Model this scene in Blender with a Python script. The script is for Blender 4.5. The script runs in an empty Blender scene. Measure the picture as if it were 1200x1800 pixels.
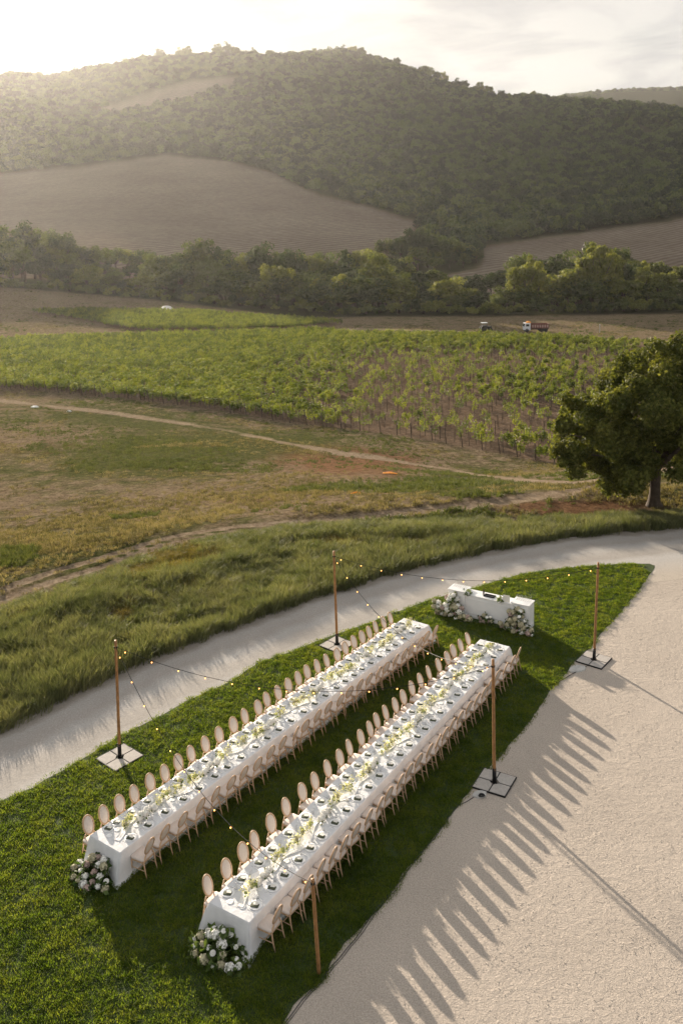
import bpy, math, random
import numpy as np
from mathutils import Vector, Matrix

rnd = random.Random(7)
rng = np.random.default_rng(7)
S = bpy.context.scene
R = math.radians

# ------------------------------------------------------------------ camera
CAM_H = 16.884
FPX, PCX, PCY, PITCH, ROLL = 1551.55, 660.76, 551.25, 0.09983, -0.010106
cp, sp, cr, sr = math.cos(PITCH), math.sin(PITCH), math.cos(ROLL), math.sin(ROLL)
FWD = np.array([0, cp, -sp]); _u = np.array([0, sp, cp]); _r = np.array([1., 0, 0])
RT = _r * cr + _u * sr
UP = -_r * sr + _u * cr
cam = bpy.data.objects.new('camera', bpy.data.cameras.new('camera'))
S.collection.objects.link(cam)
cam.matrix_world = Matrix(((RT[0], UP[0], -FWD[0], 0), (RT[1], UP[1], -FWD[1], 0),
                           (RT[2], UP[2], -FWD[2], CAM_H), (0, 0, 0, 1)))
cd = cam.data
cd.sensor_fit = 'VERTICAL'; cd.sensor_height = 36; cd.sensor_width = 24
cd.lens = 36 * FPX / 1800
cd.shift_x = (600 - PCX) / 1800
cd.shift_y = -(900 - PCY) / 1800
cd.clip_start = 0.5; cd.clip_end = 20000
S.camera = cam

# ------------------------------------------------------------------ light
SUN_EL = R(11.9); SUN_AZ = 0.5094            # shadows run towards +x, -y
SUN_STR = 5.0
EXPO = 1.47
SKY_STR = 0.05
CLOUD = 0.262
sun = bpy.data.objects.new('sun', bpy.data.lights.new('sun', 'SUN'))
S.collection.objects.link(sun)
sun.data.energy = SUN_STR; sun.data.angle = R(0.6); sun.data.color = (1.0, 0.86, 0.69)
sdir = Vector((-math.sin(SUN_AZ) * math.cos(SUN_EL), math.cos(SUN_AZ) * math.cos(SUN_EL), math.sin(SUN_EL)))
sun.rotation_euler = sdir.to_track_quat('Z', 'Y').to_euler()
sun.location = sdir * 600
S.view_settings.view_transform = 'Standard'; S.view_settings.look = 'None'
S.view_settings.exposure = EXPO; S.view_settings.gamma = 1
S.view_settings.use_curve_mapping = False
S.cycles.volume_bounces = 1
S.cycles.max_bounces = 8
S.cycles.transparent_max_bounces = 16
S.cycles.volume_step_rate = 1
S.cycles.caustics_reflective = False; S.cycles.caustics_refractive = False
S.cycles.sample_clamp_indirect = 4
S.cycles.use_denoising = True

W = bpy.data.worlds.new('World'); S.world = W; W.use_nodes = True
nt = W.node_tree; nt.nodes.clear()
def N(nt, t, **k):
    n = nt.nodes.new(t)
    for a, v in k.items(): setattr(n, a, v)
    return n
sky = N(nt, 'ShaderNodeTexSky', sky_type='NISHITA', sun_disc=False)
sky.sun_elevation = SUN_EL; sky.sun_rotation = -SUN_AZ
sky.air_density = 1.2; sky.dust_density = 2.5; sky.altitude = 300
bg1 = N(nt, 'ShaderNodeBackground'); bg1.inputs[1].default_value = SKY_STR
bg2 = N(nt, 'ShaderNodeBackground'); bg2.inputs[1].default_value = CLOUD
mixs = N(nt, 'ShaderNodeMixShader'); wo = N(nt, 'ShaderNodeOutputWorld')
tc = N(nt, 'ShaderNodeTexCoord'); sx = N(nt, 'ShaderNodeSeparateXYZ')
addz = N(nt, 'ShaderNodeMath', operation='ADD'); addz.inputs[1].default_value = 0.12
absz = N(nt, 'ShaderNodeMath', operation='ABSOLUTE')
dx = N(nt, 'ShaderNodeMath', operation='DIVIDE'); dy = N(nt, 'ShaderNodeMath', operation='DIVIDE')
cb = N(nt, 'ShaderNodeCombineXYZ')
L = nt.links.new
L(tc.outputs['Generated'], sx.inputs[0]); L(sx.outputs[2], absz.inputs[0]); L(absz.outputs[0], addz.inputs[0])
L(sx.outputs[0], dx.inputs[0]); L(addz.outputs[0], dx.inputs[1])
L(sx.outputs[1], dy.inputs[0]); L(addz.outputs[0], dy.inputs[1])
L(dx.outputs[0], cb.inputs[0]); L(dy.outputs[0], cb.inputs[1])
nz = N(nt, 'ShaderNodeTexNoise'); nz.inputs['Scale'].default_value = 2.0
nz.inputs['Detail'].default_value = 8; nz.inputs['Roughness'].default_value = 0.55
nz.inputs['Distortion'].default_value = 0.3
L(cb.outputs[0], nz.inputs['Vector'])
rp = N(nt, 'ShaderNodeValToRGB')
rp.color_ramp.elements[0].position = 0.30; rp.color_ramp.elements[0].color = (0.86, 0.86, 0.86, 1)
rp.color_ramp.elements[1].position = 0.52; rp.color_ramp.elements[1].color = (1, 1, 1, 1)
L(nz.outputs['Fac'], rp.inputs[0])
nz2 = N(nt, 'ShaderNodeTexNoise'); nz2.inputs['Scale'].default_value = 2.2
nz2.inputs['Detail'].default_value = 9; nz2.inputs['Roughness'].default_value = 0.55
nz2.inputs['Distortion'].default_value = 0.5
L(cb.outputs[0], nz2.inputs['Vector'])
rp2 = N(nt, 'ShaderNodeValToRGB')
rp2.color_ramp.elements[0].position = 0.40; rp2.color_ramp.elements[0].color = (1.0, 0.985, 0.96, 1)
rp2.color_ramp.elements[1].position = 0.58; rp2.color_ramp.elements[1].color = (0.70, 0.715, 0.74, 1)
L(nz2.outputs['Fac'], rp2.inputs[0]); L(rp2.outputs[0], bg2.inputs[0])
L(sky.outputs[0], bg1.inputs[0])
L(rp.outputs[0], mixs.inputs[0]); L(bg1.outputs[0], mixs.inputs[1]); L(bg2.outputs[0], mixs.inputs[2])
L(mixs.outputs[0], wo.inputs[0])

# ------------------------------------------------------------------ helpers
def ray(px, py):
    return RT * (px - PCX) / FPX + UP * (PCY - py) / FPX + FWD
def G(px, py, h=0.0):
    d = ray(px, py); t = (h - CAM_H) / d[2]
    return np.array([d[0] * t, d[1] * t])

def link(o, parent=None):
    S.collection.objects.link(o)
    if parent is not None: o.parent = parent
    return o
def tag(o, label=None, cat=None, group=None, kind=None):
    if label: o['label'] = label
    if cat: o['category'] = cat
    if group: o['group'] = group
    if kind: o['kind'] = kind
    return o
def empty(name, loc=(0, 0, 0), rz=0.0):
    o = bpy.data.objects.new(name, None); o.location = loc; o.rotation_euler = (0, 0, rz)
    o.empty_display_size = 0.2
    return link(o)
def fast_mesh(name, V, F, mat=None, smooth=False):
    """V (n,3), F (m,k) uniform polygons"""
    V = np.asarray(V, dtype=np.float32); F = np.asarray(F, dtype=np.int32)
    me = bpy.data.meshes.new(name)
    me.vertices.add(len(V)); me.vertices.foreach_set('co', V.ravel())
    k = F.shape[1]
    me.loops.add(F.size); me.loops.foreach_set('vertex_index', F.ravel())
    me.polygons.add(len(F)); me.polygons.foreach_set('loop_start', np.arange(0, F.size, k, dtype=np.int32))
    me.polygons.foreach_set('use_smooth', np.full(len(F), smooth, dtype=bool))
    me.update(calc_edges=True)
    if mat: me.materials.append(mat)
    return me

class MB:
    def __init__(s): s.v = []; s.f = []
    def add(s, vs, fs):
        b = len(s.v); s.v += [tuple(v) for v in vs]; s.f += [tuple(i + b for i in f) for f in fs]
    def box(s, c, d, rz=0, M=None):
        x, y, z = [q / 2 for q in d]; ca, sa = math.cos(rz), math.sin(rz)
        vs = []
        for sx_, sy_, sz_ in ((-1,-1,-1),(1,-1,-1),(1,1,-1),(-1,1,-1),(-1,-1,1),(1,-1,1),(1,1,1),(-1,1,1)):
            p = (sx_*x, sy_*y, sz_*z)
            p = (p[0]*ca - p[1]*sa + c[0], p[0]*sa + p[1]*ca + c[1], p[2] + c[2])
            vs.append(M @ Vector(p) if M else p)
        s.add(vs, [(0,3,2,1),(4,5,6,7),(0,1,5,4),(1,2,6,5),(2,3,7,6),(3,0,4,7)])
    def bevbox(s, c, d, b, rz=0):
        """box with rounded vertical profile (rings inset at top and bottom)"""
        x, y, z = [q / 2 for q in d]; ca, sa = math.cos(rz), math.sin(rz)
        rings = [(-z, b), (-z + b, 0), (z - b, 0), (z, b)]
        vs = []
        for zz, ins in rings:
            X, Y = x - ins, y - ins; k = min(X, Y) * 0.18
            for p in ((-X + k, -Y), (X - k, -Y), (X, -Y + k), (X, Y - k), (X - k, Y), (-X + k, Y), (-X, Y - k), (-X, -Y + k)):
                vs.append((p[0]*ca - p[1]*sa + c[0], p[0]*sa + p[1]*ca + c[1], zz + c[2]))
        fs = [tuple(range(7, -1, -1)), tuple(range(24, 32))]
        for r in range(3):
            for i in range(8):
                j = (i + 1) % 8; fs.append((r*8+i, r*8+j, r*8+8+j, r*8+8+i))
        s.add(vs, fs)
    def tube(s, pts, rad, n=8, cap=True, closed=False):
        pts = [Vector(p) for p in pts]
        if not hasattr(rad, '__len__'): rad = [rad] * len(pts)
        m = len(pts); vs = []; prev = None
        for i, p in enumerate(pts):
            if closed: t = pts[(i+1) % m] - pts[i-1]
            else: t = pts[min(i+1, m-1)] - pts[max(i-1, 0)]
            t.normalize()
            a = prev if prev is not None else (Vector((0,0,1)) if abs(t.z) < .9 else Vector((1,0,0)))
            u = (a - t * a.dot(t)); u.normalize(); prev = u; w = t.cross(u)
            for k in range(n):
                an = 2*math.pi*k/n
                vs.append(p + (u*math.cos(an) + w*math.sin(an)) * rad[i])
        fs = []
        for i in range(m if closed else m-1):
            for k in range(n):
                a, b = i*n+k, i*n+(k+1) % n; c_, d_ = ((i+1) % m)*n+(k+1) % n, ((i+1) % m)*n+k
                fs.append((a, b, c_, d_))
        if cap and not closed:
            fs.append(tuple(range(n-1, -1, -1))); fs.append(tuple(range((m-1)*n, m*n)))
        s.add(vs, fs)
    def lathe(s, prof, n=16, c=(0,0,0)):
        vs = []; fs = []
        for r, z in prof:
            for k in range(n):
                a = 2*math.pi*k/n; vs.append((c[0]+r*math.cos(a), c[1]+r*math.sin(a), c[2]+z))
        for i in range(len(prof)-1):
            for k in range(n):
                j = (k+1) % n; fs.append((i*n+k, i*n+j, (i+1)*n+j, (i+1)*n+k))
        if prof[0][0] > 1e-5: fs.append(tuple(range(n-1, -1, -1)))
        if prof[-1][0] > 1e-5: fs.append(tuple(range((len(prof)-1)*n, len(prof)*n)))
        s.add(vs, fs)
    def mesh(s, name, mat, smooth=False):
        me = bpy.data.meshes.new(name); me.from_pydata([tuple(v) for v in s.v], [], s.f)
        me.validate(); me.materials.append(mat)
        if smooth:
            me.polygons.foreach_set('use_smooth', [True]*len(me.polygons))
        me.update(); return me
    def build(s, name, mat, parent=None, smooth=False, loc=(0,0,0), rz=0):
        o = bpy.data.objects.new(name, s.mesh(name, mat, smooth))
        o.location = loc; o.rotation_euler = (0, 0, rz)
        return link(o, parent)

def children(o): return KIDS.get(o.name, [])
KIDS = {}
def reg(root):
    """remember the tree under a root for copying"""
    for o in S.objects:
        pass
def copy_tree(o, kids, parent=None):
    c = o.copy(); S.collection.objects.link(c)
    if parent is not None: c.parent = parent
    for ch in kids.get(o, []): copy_tree(ch, kids, c)
    return c
def kidmap(root):
    m = {}
    def rec(o):
        m[o] = [x for x in S.objects if x.parent == o]
        for x in m[o]: rec(x)
    rec(root); return m

ORD = ['zeroth','first','second','third','fourth','fifth','sixth','seventh','eighth','ninth','tenth','eleventh','twelfth',
       'thirteenth','fourteenth','fifteenth','sixteenth','seventeenth','eighteenth','nineteenth']
def ordinal(n):
    if n < 20: return ORD[n]
    t = {2:'twent',3:'thirt',4:'fort',5:'fift',6:'sixt',7:'sevent',8:'eight',9:'ninet'}[n//10 % 10]
    pre = 'one hundred and ' if n >= 100 else ''
    if n % 10 == 0: return pre + t + 'ieth'
    return pre + t + 'y-' + ORD[n % 10]

# ------------------------------------------------------------------ materials
def vnoise(nt, scale, detail=4, rough=.55, coord='Object', dist=0.0, vec=None):
    n = N(nt, 'ShaderNodeTexNoise'); n.inputs['Scale'].default_value = scale
    n.inputs['Detail'].default_value = detail; n.inputs['Roughness'].default_value = rough
    n.inputs['Distortion'].default_value = dist
    if vec is None:
        t = N(nt, 'ShaderNodeTexCoord'); nt.links.new(t.outputs[coord], n.inputs['Vector'])
    else: nt.links.new(vec, n.inputs['Vector'])
    return n.outputs['Fac']
def ramp(nt, fac, stops):
    r = N(nt, 'ShaderNodeValToRGB'); e = r.color_ramp.elements
    while len(e) < len(stops): e.new(0.5)
    for i, (p, c) in enumerate(stops):
        e[i].position = p; e[i].color = (*c, 1) if len(c) == 3 else c
    nt.links.new(fac, r.inputs[0]); return r.outputs[0]
def mixc(nt, fac, a, b, mode='MIX'):
    m = N(nt, 'ShaderNodeMix', data_type='RGBA', blend_type=mode)
    for inp, v in ((m.inputs[0], fac), (m.inputs[6], a), (m.inputs[7], b)):
        if isinstance(v, (int, float)): inp.default_value = v
        elif isinstance(v, tuple): inp.default_value = (*v, 1)
        else: nt.links.new(v, inp)
    return m.outputs[2]
def math_(nt, op, a, b=0.0, clamp=False):
    m = N(nt, 'ShaderNodeMath', operation=op); m.use_clamp = clamp
    for inp, v in ((m.inputs[0], a), (m.inputs[1], b)):
        if isinstance(v, (int, float)): inp.default_value = v
        else: nt.links.new(v, inp)
    return m.outputs[0]
def bump(nt, h, strength, distance, normal=None):
    b = N(nt, 'ShaderNodeBump'); b.inputs['Strength'].default_value = strength
    b.inputs['Distance'].default_value = distance; nt.links.new(h, b.inputs['Height'])
    if normal is not None: nt.links.new(normal, b.inputs['Normal'])
    return b.outputs[0]
def mat(name, col=(.5,.5,.5), rough=.6, var=.15, scale=8, bumpd=0.0, bscale=None, metal=0, spec=.3, coord='Object', sheen=0, rnd_obj=0.0):
    m = bpy.data.materials.new(name); m.use_nodes = True; nt = m.node_tree
    p = nt.nodes['Principled BSDF']; p.inputs['Roughness'].default_value = rough
    p.inputs['Metallic'].default_value = metal; p.inputs['Specular IOR Level'].default_value = spec
    n = vnoise(nt, scale, 5, .6, coord)
    lo = tuple(c*(1-var) for c in col); hi = tuple(min(1, c*(1+var)) for c in col)
    c = ramp(nt, n, [(.3, lo), (.7, hi)])
    if rnd_obj:
        oi = N(nt, 'ShaderNodeObjectInfo')
        c = mixc(nt, rnd_obj, c, ramp(nt, oi.outputs['Random'], [(0, (.55,.55,.55)), (1, (1,1,1))]), 'MULTIPLY')
    nt.links.new(c, p.inputs['Base Color'])
    if bumpd: nt.links.new(bump(nt, vnoise(nt, bscale or scale*4, 4, .6, coord), 1, bumpd), p.inputs['Normal'])
    return m
def leafmat(name, cols, trans=.45, rough=.5, scale=.6, rndw=.5, spec=.25, coord='Object'):
    """cols: dark, mid, light; varied by noise in space and by instance"""
    m = bpy.data.materials.new(name); m.use_nodes = True; nt = m.node_tree
    p = nt.nodes['Principled BSDF']; p.inputs['Roughness'].default_value = rough
    p.inputs['Specular IOR Level'].default_value = spec
    g = N(nt, 'ShaderNodeNewGeometry')
    oi = N(nt, 'ShaderNodeObjectInfo')
    n = vnoise(nt, scale, 3, .6, vec=g.outputs['Position'])
    f = math_(nt, 'ADD', math_(nt, 'MULTIPLY', n, 1.0), math_(nt, 'MULTIPLY', math_(nt, 'SUBTRACT', oi.outputs['Random'], .5), rndw))
    f = math_(nt, 'ADD', f, math_(nt, 'MULTIPLY', math_(nt, 'SUBTRACT', g.outputs['Random Per Island'], .5), .35))
    c = ramp(nt, f, [(.2, cols[0]), (.5, cols[1]), (.8, cols[2])])
    nt.links.new(c, p.inputs['Base Color'])
    t = N(nt, 'ShaderNodeBsdfTranslucent'); nt.links.new(mixc(nt, 1.0, c, (1.3, 1.25, .6), 'MULTIPLY'), t.inputs[0])
    mx = N(nt, 'ShaderNodeMixShader'); mx.inputs[0].default_value = trans
    nt.links.new(p.outputs[0], mx.inputs[1]); nt.links.new(t.outputs[0], mx.inputs[2])
    nt.links.new(mx.outputs[0], nt.nodes['Material Output'].inputs[0])
    return m

M = {}
M['bark'] = mat('bark', (.075,.055,.04), .9, .4, 3, .03, 14)
M['oak_leaf'] = leafmat('oak_leaf', ((.040,.054,.012), (.085,.10,.022), (.20,.205,.05)), .42, .6, .5, .1, .12)
M['leaf_dark'] = leafmat('leaf_dark', ((.022,.036,.010), (.048,.070,.018), (.115,.14,.036)), .42, .6, .12, .6)
M['leaf_mid'] = leafmat('leaf_mid', ((.040,.055,.013), (.095,.115,.026), (.19,.20,.05)), .46, .6, .12, .6)
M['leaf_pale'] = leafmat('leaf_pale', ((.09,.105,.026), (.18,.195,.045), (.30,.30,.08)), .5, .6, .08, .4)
M['leaf_far'] = leafmat('leaf_far', ((.010,.024,.006), (.028,.056,.013), (.085,.118,.028)), .34, .6, .01, 1.0)
M['vine_leaf'] = leafmat('vine_leaf', ((.055,.080,.010), (.12,.155,.018), (.21,.235,.032)), .52, .5, .3, .5)
M['lawn_blade'] = leafmat('lawn_blade', ((.056,.096,.012), (.108,.160,.018), (.195,.225,.035)), .62, .6, .9, .45, .15)
M['tall_grass'] = leafmat('tall_grass', ((.080,.098,.044), (.142,.158,.076), (.23,.228,.12)), .45, .6, .5, .35)
M['strip_dry'] = leafmat('strip_dry', ((.09,.080,.026), (.16,.135,.040), (.25,.20,.065)), .42, .7, .8, .4)
M['dry_tuft'] = leafmat('dry_tuft', ((.085,.076,.034), (.15,.13,.062), (.25,.205,.115)), .35, .7, .15, .7)
M['weed'] = leafmat('weed', ((.045,.060,.018), (.072,.088,.026), (.11,.12,.04)), .4, .6, .3, .5)
M['post'] = mat('post_wood', (.07,.052,.04), .9, .3, 5)
M['wood'] = mat('chair_wood', (.55,.37,.23), .5, .22, 14, .002, 60, rnd_obj=.12)
M['pad'] = mat('chair_linen', (.64,.56,.50), .9, .06, 30, .002, 180)
M['pole'] = mat('pole_wood', (.30,.155,.06), .55, .35, 6, .006, 30)
M['steel'] = mat('black_steel', (.02,.02,.022), .45, .2, 8, metal=.6)
M['slab'] = mat('paving_slab', (.42,.39,.36), .85, .14, 10, .004, 60, rnd_obj=.15)
M['cloth'] = mat('table_linen', (.68,.685,.70), .85, .05, 5, .02, 4)
M['gauze'] = mat('gauze', (.88,.86,.84), .9, .05, 10, .01, 20)
M['china'] = mat('white_china', (.88,.88,.88), .18, .03, 5, spec=.5)
M['napkin'] = mat('green_napkin', (.075,.085,.055), .9, .15, 30)
M['card'] = mat('menu_card', (.78,.75,.68), .6, .04, 10)
M['silver'] = mat('silver', (.7,.7,.7), .25, .05, 5, metal=1)
M['white_paint'] = mat('white_paint', (.80,.80,.80), .4, .03, 3)
M['bloom_white'] = mat('bloom_white', (.84,.83,.78), .7, .12, 20)
M['bloom_beige'] = mat('bloom_beige', (.50,.46,.31), .8, .28, 18)
M['bloom_pink'] = mat('bloom_pink', (.50,.38,.33), .8, .25, 18)
M['bloom_lime'] = mat('bloom_lime', (.50,.55,.22), .8, .25, 18)
M['bloom_dark'] = mat('bloom_dark', (.06,.03,.03), .7, .25, 18)
M['flower_leaf'] = leafmat('flower_leaf', ((.04,.075,.02), (.075,.12,.03), (.14,.19,.05)), .35, .5, 4, .3)
M['flower_sprig'] = leafmat('flower_sprig', ((.40,.42,.16), (.66,.64,.38), (.86,.84,.68)), .3, .6, 14, .3)
M['cable'] = mat('cable', (.02,.02,.02), .6, .2, 5)
M['edging'] = mat('edging', (.045,.045,.05), .6, .3, 3)
M['truck_white'] = mat('truck_white', (.75,.77,.8), .4, .05, 2)
M['truck_red'] = mat('truck_red', (.16,.06,.045), .7, .2, 2)
M['truck_pink'] = mat('truck_faded', (.42,.27,.24), .7, .15, 3)
M['orange'] = mat('orange', (.8,.32,.04), .6, .1, 3)
M['tyre'] = mat('tyre', (.02,.02,.02), .8, .2, 5)
M['dark_glass'] = mat('dark_glass', (.03,.035,.04), .1, .1, 2, spec=.6)
M['tarp'] = mat('tarp', (.55,.54,.54), .6, .1, .8, .05, 2)
M['stone'] = mat('pale_stone', (.46,.45,.43), .9, .2, 4, .02, 12)
M['bottle'] = mat('bottle_glass', (.05,.02,.01), .1, .2, 5, spec=.6)

def glassmat():
    m = bpy.data.materials.new('clear_glass'); m.use_nodes = True; nt = m.node_tree; nt.nodes.clear()
    o = N(nt, 'ShaderNodeOutputMaterial'); t = N(nt, 'ShaderNodeBsdfTransparent'); t.inputs[0].default_value = (.98,.98,.98,1)
    g = N(nt, 'ShaderNodeBsdfGlossy'); g.inputs['Roughness'].default_value = .04
    f = N(nt, 'ShaderNodeLayerWeight'); f.inputs[0].default_value = .35
    mx = N(nt, 'ShaderNodeMixShader')
    nt.links.new(math_(nt, 'MULTIPLY', f.outputs['Facing'], .38), mx.inputs[0]); nt.links.new(t.outputs[0], mx.inputs[1]); nt.links.new(g.outputs[0], mx.inputs[2])
    nt.links.new(mx.outputs[0], o.inputs[0]); return m
M['glass'] = glassmat()
def bulbmat():
    m = bpy.data.materials.new('bulb_glow'); m.use_nodes = True; p = m.node_tree.nodes['Principled BSDF']
    p.inputs['Base Color'].default_value = (.9,.6,.3,1)
    p.inputs['Emission Color'].default_value = (1.0,.40,.09,1); p.inputs['Emission Strength'].default_value = 2.2
    return m
M['bulb'] = bulbmat()

# --- ground materials
def terrain_mat():
    m = bpy.data.materials.new('terrain'); m.use_nodes = True; nt = m.node_tree
    p = nt.nodes['Principled BSDF']; p.inputs['Roughness'].default_value = 1; p.inputs['Specular IOR Level'].default_value = 0
    za = N(nt, 'ShaderNodeVertexColor', layer_name='zone'); zb = N(nt, 'ShaderNodeVertexColor', layer_name='zone2')
    sa = N(nt, 'ShaderNodeSeparateColor'); sb = N(nt, 'ShaderNodeSeparateColor')
    nt.links.new(za.outputs[0], sa.inputs[0]); nt.links.new(zb.outputs[0], sb.inputs[0])
    n1 = vnoise(nt, .35, 8, .65); n2 = math_(nt, 'ADD', math_(nt, 'MULTIPLY', vnoise(nt, 1.6, 8, .75), .6), math_(nt, 'MULTIPLY', vnoise(nt, 6, 3, .7), .4)); n3 = vnoise(nt, .05, 5, .6)
    # streaky fine grain
    base = ramp(nt, n2, [(.38, (.080,.058,.036)), (.5, (.17,.128,.083)), (.62, (.30,.235,.16))])
    gcol = ramp(nt, n2, [(.38, (.030,.035,.012)), (.5, (.072,.076,.028)), (.62, (.145,.138,.055))])
    gm = math_(nt, 'ADD', sa.outputs[1], math_(nt, 'MULTIPLY', math_(nt, 'SUBTRACT', n1, .5), 1.3))
    gf = ramp(nt, gm, [(.35, (0,0,0)), (.62, (1,1,1))])
    c = mixc(nt, gf, base, gcol)
    red = ramp(nt, n2, [(.38, (.08,.040,.022)), (.62, (.25,.14,.08))])
    rf = ramp(nt, math_(nt, 'ADD', sa.outputs[2], math_(nt, 'MULTIPLY', math_(nt, 'SUBTRACT', n1, .5), .9)), [(.4, (0,0,0)), (.75, (.85,.85,.85))])
    c = mixc(nt, rf, c, red)
    soil = ramp(nt, n2, [(.38, (.15,.11,.075)), (.62, (.34,.27,.195))])
    sf = ramp(nt, math_(nt, 'ADD', sa.outputs[0], math_(nt, 'MULTIPLY', math_(nt, 'SUBTRACT', n1, .5), .8)), [(.42, (0,0,0)), (.58, (1,1,1))])
    c = mixc(nt, sf, c, soil)
    # zone2: r brown ploughed field, g vineyard soil, b forest floor
    fld = ramp(nt, vnoise(nt, .25, 8, .7), [(.3, (.165,.135,.108)), (.7, (.27,.225,.185))])
    pos = N(nt, 'ShaderNodeTexCoord').outputs['Object']
    wv = N(nt, 'ShaderNodeTexWave'); wv.inputs['Scale'].default_value = .06; wv.inputs['Distortion'].default_value = 6; wv.inputs['Detail'].default_value = 3; wv.inputs['Detail Scale'].default_value = .4
    mp = N(nt, 'ShaderNodeMapping'); mp.inputs['Rotation'].default_value = (0, 0, .9); nt.links.new(pos, mp.inputs[0]); nt.links.new(mp.outputs[0], wv.inputs['Vector'])
    fld = mixc(nt, .8, fld, ramp(nt, wv.outputs['Fac'], [(.2, (.62,.60,.58)), (.8, (1,1,1))]), 'MULTIPLY')
    fld = mixc(nt, .7, fld, ramp(nt, vnoise(nt, .012, 5, .6), [(.35, (.70,.66,.62)), (.65, (1.0,.98,.95))]), 'MULTIPLY')
    c = mixc(nt, sb.outputs[0], c, fld)
    vs = ramp(nt, n2, [(.38, (.08,.055,.038)), (.62, (.21,.15,.105))])
    c = mixc(nt, sb.outputs[1], c, vs)
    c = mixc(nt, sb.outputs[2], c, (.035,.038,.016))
    nt.links.new(c, p.inputs['Base Color'])
    b1 = bump(nt, n2, 1, .3)
    b2 = bump(nt, vnoise(nt, .5, 8, .75), .8, .6, b1)
    nt.links.new(b2, p.inputs['Normal'])
    return m
def gravel_mat(name, cols, b=.02, s=22, big=.15, road=None):
    m = bpy.data.materials.new(name); m.use_nodes = True; nt = m.node_tree
    p = nt.nodes['Principled BSDF']; p.inputs['Roughness'].default_value = .95; p.inputs['Specular IOR Level'].default_value = .15
    n1 = vnoise(nt, .25, 4, .6); n2 = vnoise(nt, s, 5, .7); 
    vo = N(nt, 'ShaderNodeTexVoronoi'); vo.inputs['Scale'].default_value = s*1.2
    t = N(nt, 'ShaderNodeTexCoord'); nt.links.new(t.outputs['Object'], vo.inputs['Vector'])
    c = ramp(nt, n2, [(.28, cols[0]), (.5, cols[1]), (.74, cols[2])])
    c = mixc(nt, .45, c, ramp(nt, vo.outputs['Distance'], [(.05, (1.12,1.1,1.08)), (.5, (.72,.71,.70))]), 'MULTIPLY')
    c = mixc(nt, big, c, ramp(nt, n1, [(.3, (.62,.60,.58)), (.7, (1.08,1.07,1.06))]), 'MULTIPLY')
    if road:
        at = N(nt, 'ShaderNodeAttribute', attribute_name='across'); d = math_(nt, 'ADD', at.outputs['Fac'], math_(nt, 'MULTIPLY', math_(nt, 'SUBTRACT', vnoise(nt, .7, 4, .6), .5), 1.2))
        yard = ramp(nt, n2, [(.28, (.33,.285,.235)), (.5, (.44,.385,.325)), (.74, (.58,.515,.435))])
        rut = ramp(nt, math_(nt, 'DIVIDE', d, 6.5), [(0, (.55,.50,.44)), (.06, (.86,.84,.82)), (.17, (.80,.76,.72)), (.26, (1,1,1)), (.36, (.88,.85,.81)), (.44, (.80,.77,.73)), (.52, (1,1,1)), (1, (1,1,1))])
        c = mixc(nt, .8, c, rut, 'MULTIPLY')
        c = mixc(nt, ramp(nt, math_(nt, 'DIVIDE', d, 6.5), [(.58, (0,0,0)), (.86, (1,1,1))]), c, yard)
    nt.links.new(c, p.inputs['Base Color'])
    b1 = bump(nt, n2, 1, b)
    b2 = bump(nt, vnoise(nt, s*.25, 5, .7, dist=.4), 1, b*1.7, b1)
    b2 = bump(nt, vnoise(nt, s*.07, 3, .6, dist=.6), 1, b*1.5, b2)
    nt.links.new(b2, p.inputs['Normal'])
    return m
M['terrain'] = terrain_mat()
M['gravel'] = gravel_mat('yard_gravel', ((.35,.31,.262), (.52,.455,.395), (.70,.625,.535)), .016, 26, .3)
M['road'] = gravel_mat('road_gravel', ((.40,.385,.365), (.48,.46,.44), (.58,.56,.54)), .006, 16, .35, True)
M['lawn_soil'] = mat('lawn_soil', (.035,.055,.012), .95, .35, 6, .03, 20)

# ------------------------------------------------------------------ noise for placing
def vn(x, y, s, seed=0, octv=3):
    x = np.asarray(x, float); y = np.asarray(y, float); out = 0; amp = 1; tot = 0
    for o in range(octv):
        X = x / s; Y = y / s; xi = np.floor(X); yi = np.floor(Y); fx = X - xi; fy = Y - yi
        fx = fx*fx*(3-2*fx); fy = fy*fy*(3-2*fy)
        def h(a, b):
            v = np.sin(a*127.1 + b*311.7 + seed*74.7 + o*19.3) * 43758.5453
            return v - np.floor(v)
        v = (h(xi, yi)*(1-fx) + h(xi+1, yi)*fx)*(1-fy) + (h(xi, yi+1)*(1-fx) + h(xi+1, yi+1)*fx)*fy
        out = out + v*amp; tot += amp; amp *= .5; s = s/2.03
    return out / tot

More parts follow.
